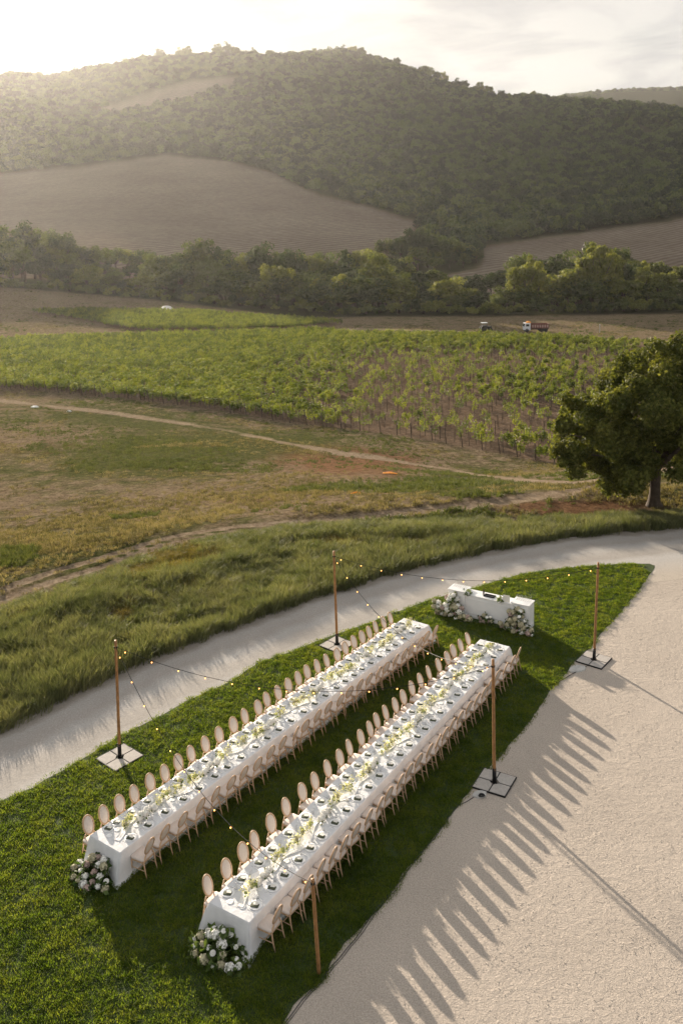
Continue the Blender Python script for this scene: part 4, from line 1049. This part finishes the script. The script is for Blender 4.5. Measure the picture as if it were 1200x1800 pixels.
for key, (t, sd_, ss_, nn_, where) in ROWS.items():
    for i, (s_, n_) in enumerate(zip(ss_, nn_)):
        c = chair0 if first else copy_tree(chair0, ck); first = False
        x, y = tp(t, s_, n_ - sd_*.34 + sd_*rnd.uniform(-.03, .03)); face = math.atan2(-sd_*t['n'][1], -sd_*t['n'][0]) - math.pi/2
        c.location = (x, y, .012); c.rotation_euler = (0, 0, face + rnd.gauss(0, .10))
        o_ = ordinal(i+1)
        c['label'] = 'oval-backed chair, %s from the near end on the %s' % (o_, where); c['category'] = 'chair'; c['group'] = 'oval-backed wooden chairs at the two long tables'
        # setting in front of the chair
        sp_ = max(-7.35, min(7.35, s_)); e_ = t['W']/2 - .20; rz = face
        al = lambda d: sp_ + d*sd_           # d to the diner's right... along the table
        jz = rnd.uniform(-.012, .012)
        put('dinner_plate', PLATE, t, sp_, sd_*e_, TH+.001, 0, 'white dinner plate, %s from the near end on the %s' % (o_, where), 'plate', 'dinner plates')
        put('napkin', NAP, t, sp_-.025, sd_*e_+jz, TH+.009, rz+.25+rnd.uniform(-.1,.1), 'dark green napkin, %s from the near end on the %s' % (o_, where), 'napkin', 'folded napkins')
        put('menu_card', CARD, t, sp_+.03, sd_*e_+jz-.01*sd_, TH+.0255, rz+.25+rnd.uniform(-.15,.15), 'small cream card on a napkin, %s from near end, %s' % (o_, where), 'card', 'cards on the napkins')
        put('bread_plate', BPLATE, t, sp_-.19, sd_*(e_-.24), TH+.001, 0, 'small white bread plate, %s from near end, %s' % (o_, where), 'plate', 'bread plates')
        put('wine_glass', WINE, t, sp_+.14, sd_*(e_-.17), TH+.001, 0, 'clear stemmed wine glass, %s from near end, %s' % (o_, where), 'wine glass', 'wine glasses')
        put('water_glass', TUMB, t, sp_+.20, sd_*(e_-.09), TH+.001, 0, 'clear water tumbler, %s from near end, %s' % (o_, where), 'glass', 'water glasses')
        put('fork', FORK, t, sp_-.20, sd_*e_, TH+.001, rz, 'silver fork left of the plate, %s from near end, %s' % (o_, where), 'fork', 'forks')
        put('knife', KNIFE, t, sp_+.20, sd_*(e_+.0), TH+.001, rz, 'silver knife beside the plate, %s from near end, %s' % (o_, where), 'knife', 'knives')

# place laid at the far end of the right table
b = MB(); b.bevbox((0,0,.03), (.42,.30,.06), .01); o = b.build('tray', M['white_paint'], None, False, (*tp(T2, 7.55, -.02), TH+.004), T2['a']+1.57)
tag(o, 'white tray standing at the far end of the right long table', 'tray')
o = mk('napkin', NAP, None, (*tp(T2, 7.55, -.02), TH+.065), T2['a']+.2); tag(o, 'dark folded napkin on the white tray at the far table end', 'napkin')

# ------------------------------------------------------------------ flowers
def bloom_mesh(name, m_, seed, r=.095, n=110, pet=.05):
    rg_ = np.random.default_rng(seed); e = rg_.normal(size=(n, 3)); e /= np.linalg.norm(e, axis=1, keepdims=True)
    C_ = e*r*np.array([1,1,.85])*rg_.uniform(.86, 1.05, n)[:, None]; Nn_ = e + rg_.normal(size=(n, 3))*.3
    a_ = leafcloud(name, C_, Nn_, pet, M[m_], 1.1, seed); b = MB()
    b.lathe([(.01,-r*.72),(r*.6,-r*.5),(r*.86,0),(r*.62,r*.5),(.01,r*.74)], 9)
    return joined([(a_, 0), (b.mesh('core', M[m_], True), 0)])
def rose_mesh(name, m_, seed, r=.066):
    b = MB()
    for k, (rr_, z) in enumerate([(r, .0), (r*.8, .012), (r*.55, .02)]):
        b.lathe([(rr_*.25, -r*.6+z), (rr_*.8, -r*.35+z), (rr_, r*.1+z), (rr_*.86, r*.55+z), (rr_*.80, r*.5+z), (rr_*.5, z), (rr_*.1, -.01+z)], 9)
    return b.mesh(name, M[m_], True)
BL = {'white': [bloom_mesh('hydrangea_bloom', 'bloom_white', 1), bloom_mesh('hydrangea_bloom', 'bloom_white', 2)],
      'beige': [bloom_mesh('hydrangea_bloom', 'bloom_beige', 3), bloom_mesh('hydrangea_bloom', 'bloom_beige', 4)],
      'pink': [bloom_mesh('hydrangea_bloom', 'bloom_pink', 5)], 'lime': [bloom_mesh('hydrangea_bloom', 'bloom_lime', 6)],
      'rose': [rose_mesh('rose_bloom', 'bloom_white', 7)], 'dark': [rose_mesh('dark_bloom', 'bloom_dark', 8, .045)]}
def foliage_obj(name, pts, size, m_, parent, seed, spread, n):
    rg_ = np.random.default_rng(seed); P_ = np.array(pts); k = rg_.integers(0, len(P_), n)
    C_ = P_[k] + rg_.normal(size=(n, 3))*spread; C_[:, 2] = np.abs(C_[:, 2])
    Nn_ = rg_.normal(size=(n, 3))+np.array([0,0,.6])
    o = mk(name, leafcloud(name, C_, Nn_, size, M[m_], 1.6, seed), parent); o['kind'] = 'stuff'; return o
def arrangement(name, loc, pts, mix, label, group, seed, leaf=.09, nleaf=260, spread=.06, bs=(.8, 1.15)):
    r = random.Random(seed); rt = empty(name, loc); 
    for p in pts:
        kd = r.choice(mix); me_ = r.choice(BL[kd])
        o = mk({'rose':'rose_bloom','dark':'dark_bloom'}.get(kd, 'hydrangea_bloom'), me_, rt, p, r.uniform(0, 6.28), r.uniform(*bs)*(1.0 if kd != 'rose' else 1.1)); o.rotation_euler = (r.uniform(-.5,.5), r.uniform(-.5,.5), r.uniform(0,6.28))
    foliage_obj('leaves', [(p[0]*1.05, p[1]*1.05, max(.03, p[2]-.06)) for p in pts] , leaf, 'flower_leaf', rt, seed, spread, nleaf)
    tag(rt, label, 'flower arrangement', group); return rt
def mound(seed, n, rx, ry, h, peak=(0, 0), ang=0.0, sep=.135):
    r = random.Random(seed); P_ = []; tries = 0
    while len(P_) < n and tries < 6000:
        tries += 1
        a = r.uniform(0, 6.283); q = math.sqrt(r.uniform(0, 1)); x = rx*q*math.cos(a); y = ry*q*math.sin(a)
        d = math.hypot((x-peak[0])/rx, (y-peak[1])/ry); zt = h*max(.08, 1-d**1.1); z = .07 + max(0, zt-.05)*r.uniform(.72, 1)
        p = (x*math.cos(ang)-y*math.sin(ang), x*math.sin(ang)+y*math.cos(ang), z)
        if all(math.dist(p, w) > sep for w in P_): P_.append(p)
    return P_
A1 = arrangement('flower_arrangement', (*tp(T1, -8.18, -.06), .012), mound(11, 30, .42, .70, .66, (.12, -.1), T1['a'], .15), ['white','beige','rose','white','white','pink','rose'], 'mound of white and beige hydrangeas on the grass at the left table end', 'large floor flower arrangements', 21, nleaf=480, leaf=.10)
A2 = arrangement('flower_arrangement', (*tp(T2, -8.20, -.02), .012), mound(12, 32, .46, .78, .60, (.12, 0), T2['a'], .16), ['rose','beige','white','rose','white','rose','rose'], 'mound of white roses and faded hydrangeas at the right table end', 'large floor flower arrangements', 22, nleaf=700, leaf=.12, bs=(.8,1.25))
# climbing leaves on the cloth beside them
cnum = 0
for t in (T1, T2):
    nC_ = 23; slots = np.linspace(-7.15, 7.25, nC_)
    for q, s_ in enumerate(slots):
        cnum += 1; s_ = s_+rnd.uniform(-.12, .12); kind_ = q % 4; side = .05*math.sin(q*1.7)
        loc = (*tp(t, s_, side), TH+.004); pos = '%s from the near end on the %s table' % (ordinal(q+1), t['nm'])
        if kind_ == 1:
            n_ = 6; pts = []
            for k in range(n_):
                al_ = (k-(n_-1)/2)*.105; w = rnd.uniform(-.06, .06)
                d = t['u']*al_ + t['n']*w; pts.append((d[0], d[1], .085+rnd.uniform(0, .07)))
            arrangement('centrepiece', loc, pts, ['white','white','white','rose'], 'long low white hydrangea centrepiece, %s' % pos, 'table centrepieces', 900+cnum, leaf=.055, nleaf=55, spread=.045, bs=(.72, 1.0))
        else:
            rt = empty('centrepiece', loc); n_ = rnd.randint(5, 7); r2 = random.Random(1000+cnum)
            b = MB(); b.lathe([(0,0),(.045,0),(.05,.05),(.035,.09),(.03,.09),(.04,.05),(.035,.01),(0,.01)], 12); b.build('vase', M['china'] if kind_ == 2 else M['glass'], rt, True)
            spp = []
            for k in range(n_):
                al_ = r2.uniform(-.24, .24); w = r2.uniform(-.08, .08); d = t['u']*al_+t['n']*w; z = .11+r2.uniform(0, .12); spp.append((d[0], d[1], z))
                kd = r2.choice(['lime','beige','white','rose','lime'] if kind_ != 3 else ['beige','rose','white','dark'])
                o = mk('bloom', r2.choice(BL[kd]), rt, (d[0], d[1], z), r2.uniform(0, 6), r2.uniform(.38, .62))
            fo = foliage_obj('sprigs', spp, .035, 'flower_sprig', rt, 1100+cnum, .055, 150); foliage_obj('leaves', [(p[0], p[1], p[2]-.05) for p in spp], .05, 'flower_leaf', rt, 1200+cnum, .045, 26)
            tag(rt, 'small yellow-green and cream centrepiece, %s' % pos, 'flower arrangement', 'table centrepieces')
    for q, s_ in enumerate(np.linspace(-6.7, 6.8, 12)):
        x, y = tp(t, s_+rnd.uniform(-.1,.1), rnd.choice([-.2,.2])+rnd.uniform(-.04,.04)); rt = empty('votive_candle', (x, y, TH+.004))
        mk('cup', VOT, rt); mk('candle', WAX, rt, (0,0,.02))
        tag(rt, 'small glass votive candle, %s from the near end on the %s table' % (ordinal(q+1), t['nm']), 'candle', 'votive candles')

# ------------------------------------------------------------------ bar
B0 = np.array([3.02, 37.04]); B1 = np.array([6.21, 35.20]); bu = (B1-B0)/np.linalg.norm(B1-B0); bl = float(np.linalg.norm(B1-B0)); ba = math.atan2(bu[1], bu[0])
bar = empty('bar_counter', (B0[0], B0[1], .012), ba)      # x along the front, y to the back
def panelbox(b, x0, x1, y0, y1, h):
    b.box(((x0+x1)/2, (y0+y1)/2, h/2), (x1-x0, y1-y0, h))
pw = .78
for nm, x0, x1, h in (('end_pedestal', 0, pw, 1.07), ('counter_front', pw+.003, bl-pw-.003, .97), ('end_pedestal', bl-pw, bl, 1.07)):
    b = MB(); y0 = 0 if nm == 'end_pedestal' else .05
    b.box(((x0+x1)/2, (y0+.60)/2+.0, h/2), (x1-x0, .60-y0, h)); body = b.build(nm, M['white_paint'], bar)
    b = MB(); b.box(((x0+x1)/2, .30+y0/2, h+.017), (x1-x0+(.05 if nm == 'end_pedestal' else -.06), .66-y0, .034)); b.build('top', M['white_paint'], body)
    # raised moulding frame on the front, plinth
    b = MB(); xm0, xm1 = x0+.09, x1-.09; yf = y0-.008
    b.box(((xm0+xm1)/2, yf, h-.14), (xm1-xm0, .016, .03)); b.box(((xm0+xm1)/2, yf, .20), (xm1-xm0, .016, .03))
    b.box((xm0+.015, yf, (h+.06)/2), (.03, .015, h-.375)); b.box((xm1-.015, yf, (h+.06)/2), (.03, .015, h-.375))
    b.build('moulding', M['white_paint'], body)
    b = MB(); b.box(((x0+x1)/2, y0-.011, .05), (x1-x0-(.0 if nm == 'end_pedestal' else .04), .022, .10)); b.build('plinth', M['white_paint'], body)
b = MB(); xr = bl+.008
b.box((xr, .30, .92), (.016, .40, .03)); b.box((xr, .30, .20), (.016, .40, .03)); b.box((xr, .115, .56), (.015, .03, .69)); b.box((xr, .485, .56), (.015, .03, .69)); b.build('side_moulding', M['white_paint'], bar)
tag(bar, 'white panelled bar counter with raised ends on the lawn beyond the tables', 'bar counter')
def bp_(x, y, z): 
    p = B0+bu*x+np.array([-bu[1], bu[0]])*y; return (float(p[0]), float(p[1]), z+.012)
q = 0
for x0, side in ((.10, 'left'), (bl-pw+.10, 'right')):
    q = 0
    for ix in range(7):
        for iy in range(3):
            q += 1; o = mk('wine_glass', WINE, None, bp_(x0+ix*.095, .36+iy*.095, 1.105)); o.scale = (.9,.9,.8)
            tag(o, 'empty glass, %s from left in the %s row, %s end of the bar' % (ordinal(ix+1), ('front', 'middle', 'back')[iy], side), 'wine glass', 'glasses on the %s end of the bar' % side)
b = MB(); b.box((0,0,.012), (.50,.22,.024)); b.box((0,.105,.035), (.5,.01,.03)); b.box((0,-.105,.035), (.5,.01,.03))
o = b.build('serving_tray', M['steel'], None, False, bp_(1.80, .30, 1.005), ba); tag(o, 'black serving tray lying on the middle of the bar', 'tray')
b = MB(); b.lathe([(0,0),(.036,0),(.038,.17),(.014,.22),(.014,.29),(0,.29)], 12)
o = b.build('bottle', M['bottle'], None, True, bp_(1.50, .36, 1.005)); tag(o, 'dark bottle standing at the left end of the bar tray', 'bottle')
b = MB(); b.tube([(0,0,0),(0,0,.004)], .001, 4); b.box((0,0,.15), (.30,.012,.30)); b.box((0,.03,.006), (.2,.08,.012))
o = b.build('bar_menu', M['card'], None, False, bp_(bl-pw-.26, .10, 1.005), ba+.1); tag(o, 'white upright bar menu card beside the right end of the bar', 'menu')
for x0, lab, sd in ((.86, 'small white and green posy on the bar beside the left raised end', 41), (bl-pw-.56, 'small white and green posy hanging over the bar by the menu card', 42)):
    arrangement('posy', bp_(x0, .08, 1.005), [(-.05,0,.09),(.05,.03,.14),(.02,-.06,.05),(.1,.0,.10),(-.02,-.10,.00)], ['white','rose','lime'], lab, 'posies on the bar', sd, leaf=.07, nleaf=70, spread=.06, bs=(.6,.85))
# floor flowers round the bar
def climb(seed, n, pts_spec):
    r = random.Random(seed); P_ = []; tries = 0
    while len(P_) < n and tries < 9000:
        tries += 1; x, y, z, s1 = r.choice(pts_spec); p = (x+r.uniform(-1,1)*s1, y+r.uniform(-1,1)*s1*.7, max(.06, z+r.uniform(-1,1)*s1))
        if all(math.dist(p, w) > .135 for w in P_): P_.append(p)
    return P_
o = arrangement('flower_arrangement', bp_(.30, -.30, 0), climb(31, 58, [(-.7,.0,.42,.16),(-.55,.05,.14,.2),(-.3,0,.2,.24),(0,-.02,.3,.26),(.25,.0,.22,.24),(.55,-.02,.14,.2),(-.1,.12,.6,.2),(.02,.14,.85,.13),(.3,.05,.45,.2),(-.75,.0,.28,.14),(.8,0,.12,.12)]), ['beige','white','beige','pink','beige','rose','white'], 'tall flower mound climbing the left end of the bar', 'large floor flower arrangements', 51, nleaf=700, leaf=.10, bs=(1.0,1.35)); o.rotation_euler = (0,0,ba)
o = arrangement('flower_arrangement', bp_(bl-.45, -.30, 0), climb(32, 56, [(-.5,.05,.12,.2),(-.25,0,.3,.22),(0,-.02,.3,.26),(.3,.0,.22,.24),(.6,-.02,.12,.18),(-.2,.12,.62,.2),(0,.14,.85,.15),(.05,.05,.5,.22),(.2,.1,.45,.2)]), ['rose','white','beige','rose','beige','rose','pink','beige'], 'tall flower mound in front of the right end of the bar', 'large floor flower arrangements', 52, nleaf=700, leaf=.10, bs=(1.0,1.35)); o.rotation_euler = (0,0,ba)
o = arrangement('flower_arrangement', bp_(bl/2-.02, -.16, 0), climb(33, 12, [(-.12,0,.15,.14),(.12,0,.15,.14),(0,0,.28,.1)]), ['rose','beige','beige','pink'], 'small low flower bunch at the foot of the middle of the bar', 'large floor flower arrangements', 53, nleaf=260, leaf=.09); o.rotation_euler = (0,0,ba)

# ------------------------------------------------------------------ light poles
def light_pole(base, top_px, ang, label, base_plate=True, h=3.92, r=.048, lean=None):
    rt = empty('light_pole', (base[0], base[1], .012))
    if top_px is not None:
        d = ray(*top_px); t_ = base[1]/d[1]; tx = d[0]*t_-base[0]
    else: tx = 0
    b = MB(); n_ = 10
    pts = [(tx*(k/n_), 0, (.02 if base_plate else -.1)+(h-.02)*(k/n_)) for k in range(n_+1)]
    b.tube(pts, [r*(1.06-.12*k/n_) for k in range(n_+1)], 10); b.build('pole', M['pole'], rt, True)
    b = MB(); b.tube([(p[0]+r*.2-.0, -r*1.0, p[2]) for p in pts[1:]], .012, 6); b.build('batten', M['pole'], rt)
    b = MB(); b.lathe([(r*1.1,0),(r*1.25,.0),(r*1.25,.05),(r*1.1,.05)], 10, (tx*.955,0,h-.24)); b.build('collar', M['steel'], rt)
    if base_plate:
        b = MB(); b.tube([(0,0,.02),(tx*.12,0,.48)], [.066,.06], 10); b.build('sleeve', M['steel'], rt, True)
        H = .53
        b = MB()
        for s_ in (-1, 1):
            b.box((s_*(H-.012), 0, .022), (.024, 2*H, .044)); b.box((0, s_*(H-.012), .022), (2*H-.05, .024, .044))
        b.box((0,0,.018), (2*H-.05,.04,.036)); b.box((0,.27,.018), (.04,.46,.036)); b.box((0,-.27,.018), (.04,.46,.036)); 
        f = b.build('base_frame', M['steel'], rt, rz=ang); f.location.z = -.008
        for sx_ in (-1, 1):
            for sy_ in (-1, 1):
                b = MB(); g_ = .021; k_ = .13; e_ = H-.026
                q_ = [(g_+k_, g_), (e_, g_), (e_, e_), (g_, e_), (g_, g_+k_)]
                q_ = [(x*sx_, y*sy_) for x, y in q_]
                if sx_*sy_ < 0: q_ = q_[::-1]
                z1 = .040 + rnd.uniform(-.003, .003)
                b.add([(x, y, -.004) for x, y in q_]+[(x, y, z1) for x, y in q_], [tuple(range(4, -1, -1)), tuple(range(5, 10))]+[(i, (i+1) % 5, (i+1) % 5+5, i+5) for i in range(5)])
                b.build('paving_slab', M['slab'], rt, rz=ang)
    tag(rt, label, 'light pole', 'wooden poles carrying the string lights'); return np.array([base[0]+tx, base[1], h])
pt = {}
pt['L'] = light_pole((-8.33,26.69), (203.5,1128), R(50.7), 'wooden light pole on paving slabs between the road and left table')
pt['M'] = light_pole((-1.71,34.18), (586.5,967.5), R(50.7), 'wooden light pole on paving slabs behind the left table, by the road')
pt['F'] = light_pole((3.44,25.23), (865.8,1162), R(62.2), 'wooden light pole on paving slabs at the gravel edge beside the right table')
pt['R'] = light_pole((8.30,32.72), (1050.7,985.3), R(53.2), 'wooden light pole on paving slabs at the gravel edge right of the bar')
bp0 = G(561, 1712); pt['B'] = light_pole((bp0[0], bp0[1]), (549,1530), 0, 'wooden light pole standing in the grass, nearest of all, without a slab base', False, 2.42, .043)

# ------------------------------------------------------------------ string lights
bb = MB(); bb.lathe([(0,-.085),(.018,-.078),(.030,-.055),(.030,-.040),(.016,-.012),(.014,0)], 10); BULB = bb.mesh('bulb', M['bulb'], True)
bb = MB(); bb.lathe([(.016,-.012),(.018,.035),(.006,.045),(0,.046)], 8); SOCK = bb.mesh('socket', M['cable'], True)
def string(a, b_, midpx, nb, label):
    A = np.array(a)-[0,0,.20]; B_ = np.array(b_)-[0,0,.20]
    # drop of the middle from the sight line
    m_ = (A+B_)/2; lo, hi = -1.0, 3.0
    def py_at(s_): return float(proj(m_[0], m_[1], m_[2]-s_)[1])
    for _ in range(40):
        c = (lo+hi)/2
        if py_at(c) < midpx: lo = c
        else: hi = c
    sag = (lo+hi)/2
    sag = max(.1, min(sag, 1.6))
    rt = empty('string_lights', tuple(A)); n_ = 40
    f = lambda t_: A+(B_-A)*t_ - np.array([0,0,4*sag*t_*(1-t_)])
    b = MB(); b.tube([tuple(f(k/n_)-A) for k in range(n_+1)], .008, 5); b.build('cable', M['cable'], rt)
    for k in range(nb):
        p = f((k+.35)/(nb-.3))-A; o = mk('bulb', BULB, rt, tuple(p-[0,0,.03]), 0, .62); mk('socket', SOCK, o, (0,0,0))
    tag(rt, label, 'string lights', 'strings of glowing bulbs between the poles')
string(pt['L'], pt['F'], 1214, 14, 'string of bulbs crossing both tables from the left pole to the gravel-edge pole')
string(pt['L'], pt['B'], 1388, 13, 'string of bulbs from the left pole to the nearest pole over both tables')
string(pt['M'], pt['R'], 1020, 13, 'string of bulbs behind the bar, from the road-side pole to the far right pole')
string(pt['M'], pt['F'], 1118, 13, 'string of bulbs crossing the far table ends to the gravel-edge pole')

# ------------------------------------------------------------------ edging, cable, stones
def ribbon(name, pts, h, w, m_, label, cat, z0=0.0):
    P_ = jitter([tuple(G(*p)) for p in pts], .25, .025, 5); b = MB()
    b.tube([(x, y, z0+h/2+.01*math.sin(i*1.3)) for i, (x, y) in enumerate(P_)], w, 5); o = b.build(name, m_); tag(o, label, cat); return o
ribbon('lawn_edging', [(455,1870),(500,1799),(531,1760),(571,1715),(623,1651),(663,1597),(698,1557),(731,1510),(764,1473),(785,1442),(804,1417),(832,1402)], .03, .010, M['edging'], 'thin dark metal edging curving between the lawn and the gravel', 'edging')
ribbon('lawn_edging_pipe', [(470,1850),(505,1799),(535,1760),(574,1717),(627,1652),(667,1598),(702,1558)], .02, .007, M['cable'], 'black cable running beside the metal edging at the lower lawn corner', 'cable')
ribbon('power_cable', [(960,1216),(985,1197),(1005,1185),(1024,1175),(1035,1168)], .02, .014, M['cable'], 'black cable on the gravel leading to the right light pole', 'cable')
def slabstone(name, px_, py, rx, ry, label, h=.03, m_='stone'):
    x, y = G(px_, py); b = MB(); n_ = 11; r = random.Random(int(px_))
    pr = [(math.cos(6.283*k/n_)*rx*r.uniform(.75,1.1), math.sin(6.283*k/n_)*ry*r.uniform(.75,1.1)) for k in range(n_)]
    b.add([(a, c, -.01) for a, c in pr]+[(a*.92, c*.92, h) for a, c in pr], [tuple(range(n_-1,-1,-1)), tuple(range(n_, 2*n_))]+[(i, (i+1) % n_, (i+1) % n_+n_, i+n_) for i in range(n_)])
    o = b.build(name, M[m_], None, False, (x, y, .005), .5); tag(o, label, 'stone'); return o
slabstone('flat_stone', 1014, 1176, .42, .26, 'flat pale stone beside the slabs of the right light pole')
slabstone('flat_stone', 842, 1397, .26, .16, 'flat pale stone at the lawn edge beside the middle right pole base')
b = MB(); b.tube([(.10*math.cos(a)*(1-.02*a), .06*math.sin(a)*(1-.02*a), .045+.004*a) for a in np.linspace(0, 16, 60)], .012, 5)
x, y = G(846, 1402); o = b.build('coiled_cable', M['cable'], None, False, (x, y, 0)); tag(o, 'coiled black cable lying at the lawn edge by the pole base', 'cable')
# orange netting and pale stones in the meadow
def drape(name, px_, py, w, m_, label, cat, h=.25):
    p = T(px_, py); V = []; F_ = []; r = np.random.default_rng(int(px_)); nn = 9
    for i in range(nn):
        for j in range(nn):
            x = (i/(nn-1)-.5)*w; y = (j/(nn-1)-.5)*w*.8; V.append((x, y, float(terr(p[0]+x, p[1]+y)-p[2])+.03+h*r.uniform(0, 1)*math.exp(-(x*x+y*y)/(w*w*.2))))
    for i in range(nn-1):
        for j in range(nn-1): F_.append((i*nn+j, (i+1)*nn+j, (i+1)*nn+j+1, i*nn+j+1))
    o = mk(name, fast_mesh(name, V, F_, m_), None, tuple(p)); tag(o, label, cat)
drape('plastic_netting', 685, 833, 1.3, M['orange'], 'crumpled orange plastic netting lying on the meadow right of centre', 'netting', .22)
drape('plastic_netting', 625, 868, .7, M['orange'], 'small scrap of orange netting lying in the meadow grass', 'netting', .15)
for q, (px_, py, w, nm) in enumerate([(62,716,.9,'larger'),(122,724,.5,'smaller')]):
    p = T(px_, py); b = MB(); b.lathe([(w*.5,-.05),(w*.55,.08),(w*.3,.22),(0.001,.26)], 7); o = b.build('pale_stone', M['white_paint'], None, False, tuple(p)); o.scale = (1.4,.7,1); tag(o, 'pale stone, the %s of two beside the vineyard path at left' % nm, 'stone')

# dome at the field edge
p = np.array([(292-661)/1552*305, 305., float(terr((292-661)/1552*305, 305.))]); b = MB(); b.lathe([(2.5,-.4),(2.45,.3),(2.1,.9),(1.3,1.45),(.5,1.68),(.01,1.72)], 14); o = b.build('covered_heap', M['tarp'], None, True, tuple(p)); tag(o, 'low white domed cover standing at the far field edge by the trees', 'cover')
# small post by the wood
p = T(1053, 585); b = MB(); b.tube([(0,0,-.2),(0,0,2.4)], .12, 6); o = b.build('marker_post', M['stone'], None, False, tuple(p)); tag(o, 'lone pale marker post at the wood edge right of the truck', 'post')

# ------------------------------------------------------------------ truck and tractor
p = T(941, 583)
tk = empty('farm_truck', tuple(p), R(4))
b = MB()
cab = [(-3.4,.55),(-3.45,1.5),(-3.2,2.45),(-1.75,2.5),(-1.75,.55)]
b.add([(x, -1.1, z) for x, z in cab]+[(x, 1.1, z) for x, z in cab], [(0,1,2,3,4)[::-1], (5,6,7,8,9)]+[(i, (i+1) % 5, (i+1) % 5+5, i+5) for i in range(5)])
cb_ = b.build('cab', M['truck_white'], tk)
b = MB(); b.add([(-3.46,-.95,1.55),(-3.46,.95,1.55),(-3.25,.95,2.3),(-3.25,-.95,2.3)], [(0,1,2,3)]); b.build('windscreen', M['dark_glass'], cb_)
b = MB(); b.box((-2.55,-1.11,1.9), (.9,.02,.6)); b.build('side_window', M['dark_glass'], cb_)
b = MB(); b.box((.1,0,.75), (6.6,.9,.25)); b.build('chassis', M['steel'], tk)
b = MB(); b.box((.9,0,1.05), (4.9,2.3,.12))
for y_ in (-1.15, 1.15): b.box((.9, y_, 1.65), (4.9,.06,1.15))
for x_ in (-1.55, 3.35): b.box((x_, 0, 1.65), (.06,2.24,1.15))
cg = b.build('cargo_box', M['truck_red'], tk)
for k in range(7):
    b = MB(); b.box((-1.15+k*.68, -1.20, 1.62), (.46,.04,.75)); b.build('side_panel', M['truck_pink'], cg)
b = MB(); b.lathe([(.01,-.1),(.75,-.1),(.7,.2),(.35,.45),(.01,.5)], 8, (-2.1,0,2.5)); b.build('load_cover', M['orange'], tk)
for x_ in (-2.7, 1.3, 2.5):
    for y_ in (-.95, .95):
        b = MB(); b.tube([(x_, y_-.15, .5),(x_, y_+.15, .5)], .5, 12); b.build('wheel', M['tyre'], tk)
tag(tk, 'white-cabbed truck with reddish brown load box parked below the trees', 'truck')
p = T(851, 583); tr = empty('tractor', tuple(p), R(10))
b = MB(); b.box((0,0,1.3), (1.4,1.2,.9)); b.box((1.2,0,1.2), (1.5,.8,.6)); b.build('body', M['tyre'], tr)
b = MB(); b.box((-.1,0,2.45), (1.6,1.5,.1)); b.build('roof', M['truck_white'], tr)
for x_ in (-.7,.5):
    for y_ in (-.6,.6):
        b = MB(); b.tube([(x_, y_, 1.6),(x_, y_, 2.4)], .05, 5); b.build('roof_post', M['steel'], tr)
for x_, rr_ in ((-.5,.8),(1.6,.5)):
    for y_ in (-.8,.8):
        b = MB(); b.tube([(x_, y_-.18, rr_),(x_, y_+.18, rr_)], rr_, 14); b.build('wheel', M['tyre'], tr)
tag(tr, 'dark tractor with a pale roof parked left of the truck by the trees', 'tractor')

# ------------------------------------------------------------------ air
b = MB(); b.box((0, 2200, 265), (12000, 7600, 650)); hz_ = b.build('haze', M['card'])
hm = bpy.data.materials.new('haze_air'); hm.use_nodes = True; nt = hm.node_tree; nt.nodes.clear()
ho = N(nt, 'ShaderNodeOutputMaterial'); pv = N(nt, 'ShaderNodeVolumePrincipled')
pv.inputs['Color'].default_value = (.98,.965,.93,1); pv.inputs['Density'].default_value = .000055; pv.inputs['Anisotropy'].default_value = .60
nt.links.new(pv.outputs[0], ho.inputs['Volume'])
hz_.data.materials.clear(); hz_.data.materials.append(hm); hz_['kind'] = 'stuff'; tag(hz_, 'thin warm evening haze filling the valley and the hills', 'haze')
